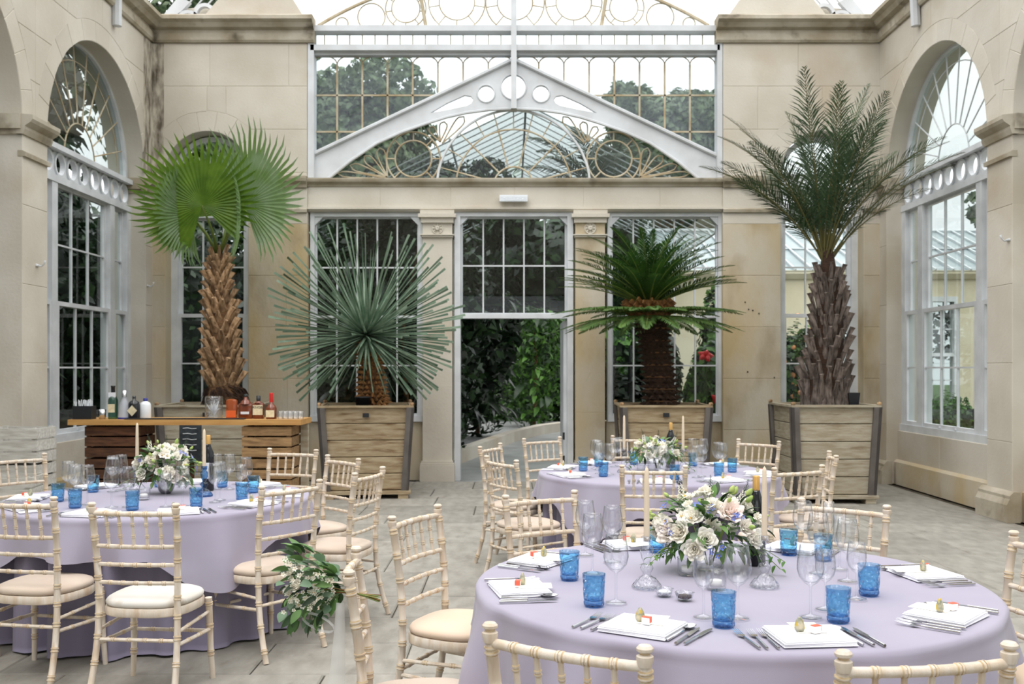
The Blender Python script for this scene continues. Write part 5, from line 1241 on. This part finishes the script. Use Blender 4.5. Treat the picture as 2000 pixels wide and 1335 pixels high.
votive('small glass votive before the flowers on the left table', 281, 975); votive('small glass votive on the rear table before the flowers', 1292, 926)

# ------------------------------------------------------------------ flowers
def rose_mesh(m, seed, R=.032, op=1.0):
    rr = random.Random(seed); mb = MB(); n = 26
    for i in range(n):
        f = i/n; a = i*2.39996; r0 = .002+R*.72*f**.9; h = R*(1.2-.3*f); wd = R*(.35+.95*f); lean = .05+1.0*op*f**2.2
        cols, rows = 5, 4; vs = []
        for j in range(rows+1):
            t = j/rows; rad = r0*(.55+.5*math.sin(t*PI*.5))+math.sin(lean)*h*t*.75; z = -R*.35+h*math.cos(lean*.7)*t-(R*.12*f if j == rows else 0)
            if j == rows: rad += R*.1*f
            for k in range(cols+1):
                u = (k/cols-.5)*2; ang = a+u*wd/(max(rad, .006))*.55*math.sin(PI*(.28+.6*t)); zz = z-abs(u)**2.5*h*.28*t
                vs.append((rad*math.cos(ang), rad*math.sin(ang), zz))
        mb.add(vs, [(j*(cols+1)+k, j*(cols+1)+k+1, (j+1)*(cols+1)+k+1, (j+1)*(cols+1)+k) for j in range(rows) for k in range(cols)])
    return mb.mesh('rose', m, True, recalc=False)
def ruffle_mesh(m, R=.035, seed=0, n=60, curl=.6):
    rr = random.Random(seed); mb = MB()
    for i in range(n):
        z = 1-(i+.5)/n*1.15; az = i*2.39996; s_ = math.sqrt(max(.02, 1-z*z)); d = Vector((s_*math.cos(az), s_*math.sin(az), z)); sd_ = d.orthogonal().normalized(); sd_.rotate(Matrix.Rotation(rr.uniform(0,6), 3, d)); w_ = R*.3
        p0, p1, p2 = d*R*.25, d*R*.75+sd_*w_*.2, d*R*rr.uniform(.9,1.15)
        mb.add([p0-sd_*w_*.3, p0+sd_*w_*.3, p1+sd_*w_, p1-sd_*w_, p2+sd_*w_*.5+d.cross(sd_)*w_*curl, p2-sd_*w_*.6+d.cross(sd_)*w_*curl], [(0,1,2,3),(3,2,4,5)])
    return mb.mesh('ruffled_flower', m, True, recalc=False)
def star_mesh(m, R=.02, k5=5, cup=.35, name='small_flower'):
    mb = MB()
    for k in range(k5):
        a = 2*PI*k/k5; c_, s_ = math.cos(a), math.sin(a); q = Vector((-s_, c_, 0))*R*.36; o_ = Vector((c_, s_, 0))
        mb.add([o_*R*.1, o_*R*.6+q+Vector((0,0,R*cup*.6)), o_*R+Vector((0,0,R*cup)), o_*R*.6-q+Vector((0,0,R*cup*.6))], [(0,1,2,3)], 0)
    mb.lathe([(0,R*.02),(R*.16,R*.06),(R*.14,R*.2),(0,R*.25)], 6, mi=1)
    return mb.mesh(name, [m, YEL], False, recalc=False)
def spike_mesh(seed, m, m2):
    rr = random.Random(seed); mb = MB(); pts = [(0.02*math.sin(t*2), 0, .11*t) for t in [0,.25,.5,.75,1]]; mb.tube(pts, [.0018,.0018,.0016,.0012,.0008], 5)
    for i in range(70):
        t = i/70; a = i*2.4; r = .011*(1-t)+.0035; z = .11*t; x = .02*math.sin(t*2); p = Vector((x+math.cos(a)*r, math.sin(a)*r, z)); s_ = .0042*(1.15-t)
        mb.add([p+Vector(q)*s_ for q in ((1,0,0),(0,1,0),(-1,0,0),(0,-1,0),(0,0,1.2),(0,0,-1.2))], [(0,1,4),(1,2,4),(2,3,4),(3,0,4),(1,0,5),(2,1,5),(3,2,5),(0,3,5)], 1 if t < .55 else 0)
    return mb.mesh('flower_spike', [m2, m], False, recalc=False)
ROSES = [rose_mesh(PETAL, 1, .034, .55), rose_mesh(PETALP, 2, .036, .65), rose_mesh(PETAL, 3, .026, .7)]
RUF = [ruffle_mesh(PETAL, .036, 1), ruffle_mesh(PETAL, .028, 2, 44)]
BLU = star_mesh(BLUEF, .0125); WHT = star_mesh(PETAL, .026, 6, .2, 'white_star_flower'); TINY = star_mesh(PETAL, .0105, 5)
SPK = spike_mesh(1, PETAL, MLEAF); BUD = MB().lathe([(0,-.012),(.006,-.008),(.009,0),(.007,.01),(.002,.017),(0,.018)], 8).mesh('green_bud', GREENF, True)
LFS = [big_leaf(.075,.038,.4,BLEAF), big_leaf(.065,.026,.6,LLEAF), big_leaf(.085,.03,.5,MLEAF), big_leaf(.05,.045,.3,ELEAF)]
def face(o_, d, p, s_=1.0, tw=0):
    return Matrix.Translation(p) @ Vector(d).normalized().to_track_quat('Z', 'Y').to_matrix().to_4x4() @ Matrix.Rotation(tw, 4, 'Z') @ Matrix.Diagonal((s_, s_, s_, 1))
def arrangement(label, x, y, z, rx, rz_, nr, seed, vase, roses, leaves=150):
    t = thing('flower_arrangement', label, 'flowers', (x, y, z)); rr = random.Random(seed); C = Vector((0,0,.15))
    for vx, prof, m in vase: O('vase', MB().lathe(prof, 24).mesh('vase', m, True), t, loc=(vx, 0, 0))
    for k in range(9):
        a = rr.uniform(0, 2*PI); O('stem', MB().tube([(.01*math.cos(a)+vase[0][0]*0, .012*math.sin(a), .02),(.06*math.cos(a), .06*math.sin(a), .17)], .0025, 5).mesh('stem', STALK), t)
    def sph(zl=-.35, front=False):
        while True:
            d = Vector((rr.gauss(0,1), rr.gauss(0,1), rr.gauss(0,1))).normalized()
            if d.z > zl and (not front or d.y < .3): return d
    def pos(d, k=1.0): return C+Vector((d.x*rx, d.y*rx*.8, d.z*rz_))*k
    for k in range(leaves):
        d = sph(-.55); e = (d+Vector((rr.uniform(-.6,.6), rr.uniform(-.6,.6), rr.uniform(-.5,.3)))).normalized(); p = pos(d, rr.uniform(.55,.95))
        O('leaf', LFS[rr.choice([0,0,1,1,2,3])], t, M=Matrix.Translation(p) @ e.to_track_quat('Y', 'Z').to_matrix().to_4x4() @ Matrix.Diagonal((1,1,1,1)) @ Matrix.Scale(rr.uniform(.7,1.2), 4))
    for i, (dx, dz, k, s_) in enumerate(roses):
        dy = -math.sqrt(max(.05, 1-min(.95, dx*dx+dz*dz))); d = Vector((dx, dy, dz)); O('rose', ROSES[k], t, M=face(None, d+Vector((0,-.3,.35)), pos(d, 1.0), s_, i))
    for k in range(nr):
        d = sph(-.1); O('ruffled_flower', RUF[k % 2], t, M=face(None, d, pos(d, .98), rr.uniform(.8,1.1)))
    for k in range(nr):
        d = sph(-.2); O('small_rose', ROSES[2], t, M=face(None, d, pos(d, .95), rr.uniform(.7,.95)))
    for k in range(16):
        d = sph(.1); p = pos(d, rr.uniform(1.05,1.3)); O('green_bud', BUD, t, M=face(None, d, p, rr.uniform(.8,1.4)))
        O('bud_stem', MB().tube([C+(p-C)*.6, p], .001, 4).mesh('bud_stem', STALK), t)
    cl = [sph(-.3, True) for _ in range(6)]
    for k in range(26):
        d = (cl[k % 6]+Vector((rr.uniform(-.16,.16), rr.uniform(-.1,.1), rr.uniform(-.16,.16)))).normalized(); O('blue_flower', BLU, t, M=face(None, d, pos(d, rr.uniform(1.05,1.15)), rr.uniform(.8,1.2)))
    for k in range(5): d = sph(.0, True); O('white_star_flower', WHT, t, M=face(None, d, pos(d, 1.05)))
    for k, (dx, dz, an) in enumerate(((-.55,.8,-.35),(-.1,.75,.05),(.5,.7,.3))):
        O('flower_spike', SPK, t, M=Matrix.Translation(C+Vector((dx*rx, -.02, dz*rz_))) @ Matrix.Rotation(an, 4, 'Y') @ Matrix.Rotation(-.1, 4, 'X'))
    for k in range(4):      # trailing sprigs at the sides
        s_ = -1 if k % 2 else 1; a = Vector((s_*rx*.7, -.06, .10)); b = Vector((s_*rx*1.25, -.09-.03*k, .02+.02*k))
        O('sprig', MB().tube([a, (a+b)/2+Vector((0,0,.015)), b], .0015, 4).mesh('sprig', STALK), t)
        for q in range(6): p = a.lerp(b, (q+1)/6); O('leaf', LFS[1], t, M=Matrix.Translation(p) @ Matrix.Rotation(rr.uniform(0,6), 4, 'Z') @ Matrix.Rotation(rr.uniform(-.5,.5), 4, 'X') @ Matrix.Scale(.6, 4))
    return t
V1 = [(0, [(0,.0),(.04,.0),(.055,.01),(.062,.05),(.058,.09),(.048,.12),(.046,.12),(.055,.09),(.058,.05),(.05,.015),(0,.012)], GL)]
p = on(1385, 1112)
arrangement('large arrangement of cream roses and blue flowers on the near table', p[0], p[1], ZT, .205, .155, 12, 5, V1,
    [(.28,.62,1,1.35),(-.20,.0,0,1.15),(-.42,-.28,0,1.2),(-.85,.08,1,1.25),(-.68,.12,0,1.2),(-.42,.5,0,1.1),(.75,-.05,0,1.1),(.55,.25,1,.9)], 210)
V2 = [(0, [(0,.0),(.03,.0),(.045,.02),(.062,.07),(.06,.11),(.045,.14),(.043,.14),(.057,.11),(.058,.07),(.04,.024),(0,.01)], SILVER)]
arrangement('white and green flower arrangement in a silver vase on the left table', -2.20, 6.33, ZT, .175, .15, 12, 8, V2, [(.35,-.1,0,1.1),(.55,-.2,1,1.0),(-.65,-.1,0,1.2),(.1,.75,0,1.0),(.55,.6,0,.9)], 150)
V3 = [(dx, [(0,.0),(.028,.0),(.033,.01),(.033,.07),(.025,.09),(.023,.09),(.03,.07),(.03,.012),(0,.01)], GL) for dx in (-.13, -.045, .05, .13)]
arrangement('low row of cream and blue flowers in glass jars on the rear table', 1.13, 7.72, ZT, .20, .085, 10, 11, V3, [(-.1,-.1,0,1.1),(-.45,-.15,0,.95),(.6,.0,0,.9)], 130)

# bouquet tied on the back of the aisle chair
bq = thing('hanging_bouquet', 'green and white bouquet tied to the side of the aisle chair', 'bouquet', (-.52, 3.14, .85)); bq.scale = (.80,.78,.72); rr = random.Random(33)
tie = Vector((.0,0,.0)); tipd = Vector((-1,-.05,.18)).normalized()
for k in range(14):
    o_ = Vector((0, rr.uniform(-.02,.02), rr.uniform(-.02,.02))); O('stem', MB().tube([tie+o_+tipd*.1, tie+o_*.4, tie-o_*1.0+Vector((.11+rr.uniform(0,.025), -.02, -.035))], .0025, 5).mesh('stem', [STALK, GOLDF][k % 2]), bq)
for k in range(190):
    t_ = rr.uniform(.05,1)**.8; spread = .02+.11*math.sin(PI*min(1, t_*.62)); d = Vector((0, rr.gauss(0,.6), rr.gauss(0,.75)))
    if d.length > 1.2: d = d.normalized()*1.2
    p = tie+tipd*(.22*t_)+d*spread*1.0; e = (tipd*rr.uniform(.2,1)+d*.8+Vector((0,0,-.25))).normalized()
    k_ = rr.choice([0,0,3,3,2]); O('leaf', LFS[k_], bq, M=Matrix.Translation(p) @ e.to_track_quat('Y', 'Z').to_matrix().to_4x4() @ Matrix.Rotation(rr.uniform(-1,1), 4, 'Y') @ Matrix.Scale(rr.uniform(.75,1.25), 4))
for k in range(120):
    t_ = rr.uniform(.2,1); d = Vector((0, rr.uniform(-1.3,-.3), rr.uniform(-.7,1))); p = tie+tipd*(.22*t_)+d*(.045+.09*t_)
    O('tiny_flower', TINY, bq, M=face(None, Vector((-.3,-1,.3))+d*.4, p, rr.uniform(.8,1.3)))
for p, k in (((-.20,-.10,.10),2),((-.17,-.13,.055),0),((-.21,-.11,.03),2)): O('rose', ROSES[k], bq, M=face(None, (-.8,-.6,.4), Vector(p), .8))
for k, (dz, dx) in enumerate(((-.15,-.13),(-.17,-.09))):
    O('trailing_sprig', MB().tube([(-.1,-.02,-.03),(dx,-.03,-.1),(dx-.01,-.03,dz)], .0015, 4).mesh('trailing_sprig', STALK), bq)
    for q in range(5): O('leaf', LFS[3], bq, M=Matrix.Translation((dx-.01*q*.2, -.03, -.05-.024*q)) @ Matrix.Rotation(q*2.2, 4, 'Z') @ Matrix.Rotation(-.6, 4, 'X') @ Matrix.Scale(.8, 4))
rb = MB(); vs = []
for i in range(15):
    t_ = i/14; z = .83-.72*t_; xx = -.53-.06*t_; w_ = .012+.04*t_; sw = .010*math.sin(t_*5)
    vs += [(xx-w_+sw, 3.07-.02*t_, z), (xx+sw, 3.06-.02*t_-.008*math.sin(t_*7), z), (xx+w_+sw, 3.075-.02*t_, z)]
rb.add(vs, [(3*i+k, 3*i+k+1, 3*i+k+4, 3*i+k+3) for i in range(14) for k in (0,1)])
lp = []; 
for i in range(17): a = 2*PI*i/16; lp.append((-.60+.05*math.cos(a), 3.07, .765+.022*math.sin(a)-.02*math.cos(a)))
for a, b in zip(lp, lp[1:]): rb.add([a, b, (b[0], b[1]+.015, b[2]+.004), (a[0], a[1]+.015, a[2]+.004)], [(0,1,2,3)])
O('ribbon', rb.mesh('ribbon', LINEN, True, recalc=False), None, label='long translucent white ribbon hanging from the bouquet chair', cat='ribbon')

# ------------------------------------------------------------------ the bar
BY, BZ = 10.25, 1.04
bar = thing('bar_counter', 'long oak bar top on wooden posts across stacked crates', 'bar', (0, BY, 0))
x0, x1 = (133-1000)*10.0/1944, (588-1000)*10.0/1944
O('bar_top', MB().box(((x0+x1)/2, 0, BZ-.0275),(x1-x0,.52,.055)).mesh('bar_top', OAK), bar)
for lx in (x1-.05, x0+.05): O('post', MB().box((lx, .18, (BZ-.055)/2),(.075,.06,BZ-.055)).mesh('post', PLANKG), bar)
O('bar_mat', MB().box((0,0,.006),(1.20,.1,.012)).mesh('bar_mat', BLACK), None, loc=(-3.30, BY-.19, BZ), label='long black rubber bar mat along the front of the bar', cat='mat')
def crate(label, x, y, z, w_, d, h, m, nsl=3, rz=0, group=None, lab=None):
    t = thing('wooden_crate', label, 'crate', (x, y, z), rz, group); sh = h/nsl
    for k in range(nsl):
        zc = sh*(k+.5)
        for s_ in (-1, 1):
            O('slat', MB().box((0, s_*(d/2-.008), zc),(w_, .014, sh-.018)).mesh('slat', m), t)
            O('slat', MB().box((s_*(w_/2-.008), 0, zc),(.014, d-.032, sh-.018)).mesh('slat', m), t)
    O('base', MB().box((0,0,.012),(w_-.035,d-.035,.014)).mesh('base', m), t)
    for sx in (-1,1):
        for sy in (-1,1): O('corner_post', MB().box((sx*(w_/2-.035), sy*(d/2-.032), h/2),(.035,.03,h-.004)).mesh('corner_post', m), t)
    return t
for k, nm in enumerate(('bottom', 'middle', 'top')):
    crate(f'dark brown slatted crate, {nm} of the stack under the left bar end', -4.03, BY-.0, .327*k, .56, .42, .322, CRD, group='crates under the bar')
    crate(f'tan slatted crate, {nm} of the stack under the right bar end', -2.47, BY+.0, .327*k, .50, .46, .322, CRL, group='crates under the bar')
O('crate_tag', MB().box((0,0,0),(.11,.01,.02)).mesh('crate_tag', LABW), None, loc=(-4.02, BY-.226, .65), label='small white tag on the dark crate stack', cat='tag')
for k, nm in enumerate(('bottom', 'middle', 'top')):
    crate(f'whitewashed slatted crate, {nm} of the stack at the left wall', -4.62, 9.35, .338*k, .50, .40, .333, CRW, group='whitewashed crates by the left wall')
    crate(f'whitewashed slatted crate, {nm} of the stack nearest the left edge', -4.42+.02*k, 8.78, .31*k, .42, .4, .305, CRW, rz=.15, group='whitewashed crates by the left wall') if k < 2 else None
O('white_cloth', MB().b2((-4.43,10.32,.86),(-4.33,10.36,1.03)).b2((-4.44,10.31,.76),(-4.32,10.35,.86)).mesh('white_cloth', NAP), None, label='white cloth hanging beside the left bar end', cat='cloth') if False else None
def bpos(x, z=BZ, d=10.15): return ((x-1000)*d/1944, d, z)
def blathe(name, label, x, prof, m, parts=(), d=10.15, sca=1.0, z=BZ):
    t = thing(name, label, 'bottle', bpos(x, z, d)); t.scale = (sca,)*3
    O('glass_body', MB().lathe(prof, 20).mesh('glass_body', m, True), t)
    for nm, pr, mm, lb in parts: O(nm, MB().lathe(pr, 16).mesh(nm, mm, True), t, label=lb)
    return t
def front_label(t, w_, h, z, r, m, name='paper_label', pts=None):
    pts = pts or [(-w_/2,-h/2),(w_/2,-h/2),(w_/2,h/2),(-w_/2,h/2)]; mb = MB(); mb.add([(x, -r, z+q) for x, q in pts]+[(x, -r+.004, z+q) for x, q in pts], [tuple(range(len(pts))), tuple(reversed(range(len(pts), 2*len(pts))))]+[(i, len(pts)+i, len(pts)+(i+1) % len(pts), (i+1) % len(pts)) for i in range(len(pts))]); return O(name, mb.mesh(name, m), t)
t = blathe('gin_bottle', 'green glass bottle with white neck tag on the bar, tallest', 221, [(0,0),(.046,0),(.048,.01),(.048,.19),(.035,.225),(.017,.245),(.016,.31),(0,.312)], BOTG, [('cap', [(.02,.26),(.02,.325),(.022,.326),(.022,.338),(0,.34)], BOTN, None)])
front_label(t, .07, .085, .11, .049, LAB); front_label(t, .075, .05, .245, .03, LABW, 'neck_tag')
t = blathe('clear_bottle', 'clear flared bottle with silver cap on the bar', 243, [(0,0),(.062,0),(.064,.01),(.05,.13),(.03,.19),(.018,.21),(.018,.28),(0,.28)], glass('frosted_glass', (.75,.78,.82), (.5,.52,.56), haze=.5, hazecol=(.8,.82,.88)), [('cap', [(.024,.225),(.024,.29),(0,.292)], SILVER, None), ('blue_base', [(.065,-.0),(.066,.016),(.05,.018)], NAVY, None)])
t = blathe('black_bottle', 'squat black bottle with pale diamond label on the bar', 262, [(0,0),(.052,0),(.056,.008),(.055,.15),(.045,.175),(.018,.19),(.016,.215),(0,.217)], BOTN, [('cap', [(.017,.21),(.017,.235),(0,.236)], BOTN, None)])
front_label(t, 0, 0, .085, .0585, LAB, 'diamond_label', [(0,-.055),(.05,0),(0,.055),(-.05,0)])
t = blathe('white_bottle', 'white ceramic bottle with navy cap on the bar', 284, [(0,0),(.052,0),(.056,.01),(.056,.14),(.045,.165),(.02,.178),(.019,.19),(0,.19)], WHITEP, [('cap', [(.021,.18),(.021,.21),(0,.212)], NAVY, None)], d=10.2)
t = thing('straw_caddy', 'black bar caddy of white straws at the left bar end', 'caddy', bpos(165, BZ, 10.1))
bx = MB(); 
for a, b in (((-.095,-.06,0),(.095,-.052,.135)),((-.095,.052,0),(.095,.06,.135)),((-.095,-.052,0),(-.087,.052,.135)),((.087,-.052,0),(.095,.052,.135)),((-.087,-.052,0),(.087,.052,.01))): bx.b2(a, b)
O('caddy_box', bx.mesh('caddy_box', BLACK), t); rr = random.Random(2)
for k in range(26): x = rr.uniform(-.08,.08); O('straw', MB().tube([(x, rr.uniform(-.04,.04), .012),(x+rr.uniform(-.02,.02), rr.uniform(-.045,.045), rr.uniform(.17,.2))], .0045, 5).mesh('straw', WHITEP), t)
O('shaker_tin', MB().lathe([(0,0),(.032,0),(.038,.1),(.034,.1),(.03,.004),(0,.004)], 20).mesh('shaker_tin', SILVER, True), None, loc=bpos(200, BZ, 10.1), label='short steel measuring tin on the bar beside the green bottle', cat='tin')
t = thing('glass_jar', 'large square glass jar of white tangled lights on the bar', 'jar', bpos(418, BZ, 10.2)); jm = MB()
jm.lathe([(0,.0),(.085,0),(.09,.01),(.09,.215),(.08,.23),(.078,.23),(.086,.215),(.086,.012),(0,.008)], 24); O('jar_glass', jm.mesh('jar_glass', GLT, True), t)
rr = random.Random(9); 
for k in range(46):
    a = rr.uniform(0, 2*PI); b = rr.uniform(.2,1.1); O('paper_strip', MB().tube([(0,0,.03),(math.cos(a)*.035*b, math.sin(a)*.035*b, .09),(math.cos(a)*.075*b, math.sin(a)*.075*b, .10+.1*rr.random())], [.003,.0035,.001], 4).mesh('paper_strip', WHITEP), t)
def square_bottle(name, label, x, w_, h, m, fill=None, hf=0, d=10.2):
    t = thing(name, label, 'bottle', bpos(x, BZ, d)); mb = MB(); vs = []; n = 16
    for z, k in ((0,.9),(.008,1),(h*.9,1),(h*.97,.85),(h,.5)): vs += [(k*w_/2*max(-1,min(1,1.25*math.cos(2*PI*(i+.5)/n))), k*.032*max(-1,min(1,1.25*math.sin(2*PI*(i+.5)/n))), z) for i in range(n)]
    mb.add(vs, [(j*n+i, j*n+(i+1) % n, (j+1)*n+(i+1) % n, (j+1)*n+i) for j in range(4) for i in range(n)]+[tuple(range(n)), tuple(4*n+i for i in range(n))]); O('glass_body', mb.mesh('glass_body', m, 'auto'), t); return t
AMB = mat('amber_liquor', srgb(150,70,28), .1, spec=.6); AMBD = mat('dark_amber_liquor', srgb(112,52,26), .1, spec=.6); ORL = mat('orange_liquor', srgb(226,98,42), .2, spec=.6)
t = square_bottle('square_bottle', 'square amber bottle with bright orange lower half on the bar', 453, .105, .2, AMB); O('orange_band', MB().box((0,-.031,.05),(.098,.008,.07)).mesh('orange_band', ORL), t)
t = square_bottle('oval_bottle', 'round shouldered amber bottle with small white label on the bar', 480, .14, .16, AMBD)
O('shoulder', MB().lathe([(.058,.15),(.045,.18),(.018,.2),(.016,.235),(0,.236)], 16).mesh('shoulder', AMBD, True), t); O('stopper', MB().lathe([(.02,.225),(.022,.25),(0,.252)], 12).mesh('stopper', DARKM, True), t); front_label(t, .085, .026, .06, .036, LABW)
t = square_bottle('labelled_bottle', 'amber bottle with black cap and large cream lettered label', 505, .112, .165, AMBD); O('neck', MB().lathe([(.045,.16),(.02,.175),(.017,.2),(0,.2)], 14).mesh('neck', AMBD, True), t)
O('cap', MB().lathe([(.022,.185),(.022,.235),(0,.236)], 14).mesh('cap', BLACK, True), t); front_label(t, .1, .1, .09, .036, LAB)
fc = bpy.data.curves.new('lettering', 'FONT'); fc.body = 'KNOB'; fc.size = .036; fc.align_x = 'CENTER'; fc.extrude = .0006; fc.materials.append(BLACK); fo_ = bpy.data.objects.new('lettering_curve', fc); col.objects.link(fo_); lm_ = bpy.data.meshes.new_from_object(fo_); bpy.data.objects.remove(fo_); bpy.data.curves.remove(fc); O('lettering', lm_, t, loc=(0,-.0375,.105), rot=(PI/2,0,0))
t = blathe('wax_bottle', 'amber bottle with red wax neck and cream label on the bar', 530, [(0,0),(.052,0),(.054,.01),(.054,.11),(.04,.135),(.018,.155),(.016,.2),(0,.2)], AMBD, [('red_wax', [(.018,.17),(.019,.26),(.017,.265),(0,.266)], REDW, 'red wax')])
front_label(t, .085, .07, .055, .056, LAB)
TB_ = lathe_mesh([(0,.0),(.026,.0),(.03,.08),(.0285,.08),(.025,.006),(0,.006)], 16, GL, 'glass')
nm_ = ['left','second','third','right']
for r_ in range(2):
    for k in range(5-r_):
        p = bpos(548+k*10+5*r_, BZ+.081*0, 10.12+.06*r_); O('glass_tumbler', TB_, None, (p[0]+r_*.0, p[1]+r_*.02, p[2]), (0,0,0), label=f'small clear tumbler, {["leftmost","second from left","third from left","fourth from left","rightmost"][k]} in the {["front","back"][r_]} row at the right bar end', cat='glass', group='clear tumblers at the right bar end')
cb = thing('chalkboard', 'small dark chalkboard leaning behind the crates under the bar', 'sign', (-3.52, 10.9, .0)); 
O('board', MB().box((0,0,.75),(.24,.02,.42)).mesh('board', CHALK), cb); O('leg', MB().box((0,.05,.28),(.05,.02,.56)).mesh('leg', CRD), cb)
sq = MB()
for k in range(5): sq.tube([(-.08,-.012,.9-.06*k),(-.03,-.012,.905-.06*k),(.02,-.012,.895-.06*k),(.07,-.012,.9-.06*k)], .003, 4)
O('chalk_marks', sq.mesh('chalk_marks', WHITEP), cb)
# small fittings on the walls
el = thing('emergency_light', 'white rectangular emergency light above the doorway', 'lamp', TB(U(1003), .02, Z(388)))
O('casing', MB().box((0,0,0),(.385,.06,.09)).mesh('casing', WHITEP), el); O('diffuser', MB().box((0,-.035,-.01),(.35,.02,.055)).mesh('diffuser', GLT), el)
def hook(label, T, u, z):
    h = thing('wall_hook', label, 'hook', T(u, 0, z)); mb = MB(); o0 = Vector(T(u,0,z))
    q = lambda a, b, c: Vector(T(u+a, b, z+c))-o0
    mb.tube([q(0,0,0), q(0,.05,-.01), q(0,.08,.02), q(0,.085,.05)], [.012,.009,.008,.012], 8); mb.tube([q(-.03,.004,0), q(.03,.004,0)], .015, 6)
    O('hook_body', mb.mesh('hook_body', PAINT, True), h)
hook('white wall hook on the front left pier', TL, 1944*4.95/(1000-72), 1.55+(720-518)*10.37/1944); hook('white wall hook in the back left corner', TL, 13.52, 1.55+(720-558)*13.52/1944)
hook('small hook on the front right pier', TR, 1944*5.06/(1990-1000)+.2, 1.55+(720-465)*10.0/1944)
for k, (x, y) in enumerate(((1455,590),(1462,604),(1470,606),(1482,612),(1460,726),(1512,737))):
    O('wall_pit', MB().lathe([(0,0),(.008,.001),(.011,0.003)], 8, M=Matrix.Rotation(PI/2, 4, 'X')).mesh('wall_pit', SOIL), wb, loc=TB(U(x), .004, Z(y)))
# slender parts of the protos that nothing uses
print('objects', len(bpy.data.objects), 'tris', sum(len(o.data.polygons) for o in col.objects if o.type == 'MESH'))
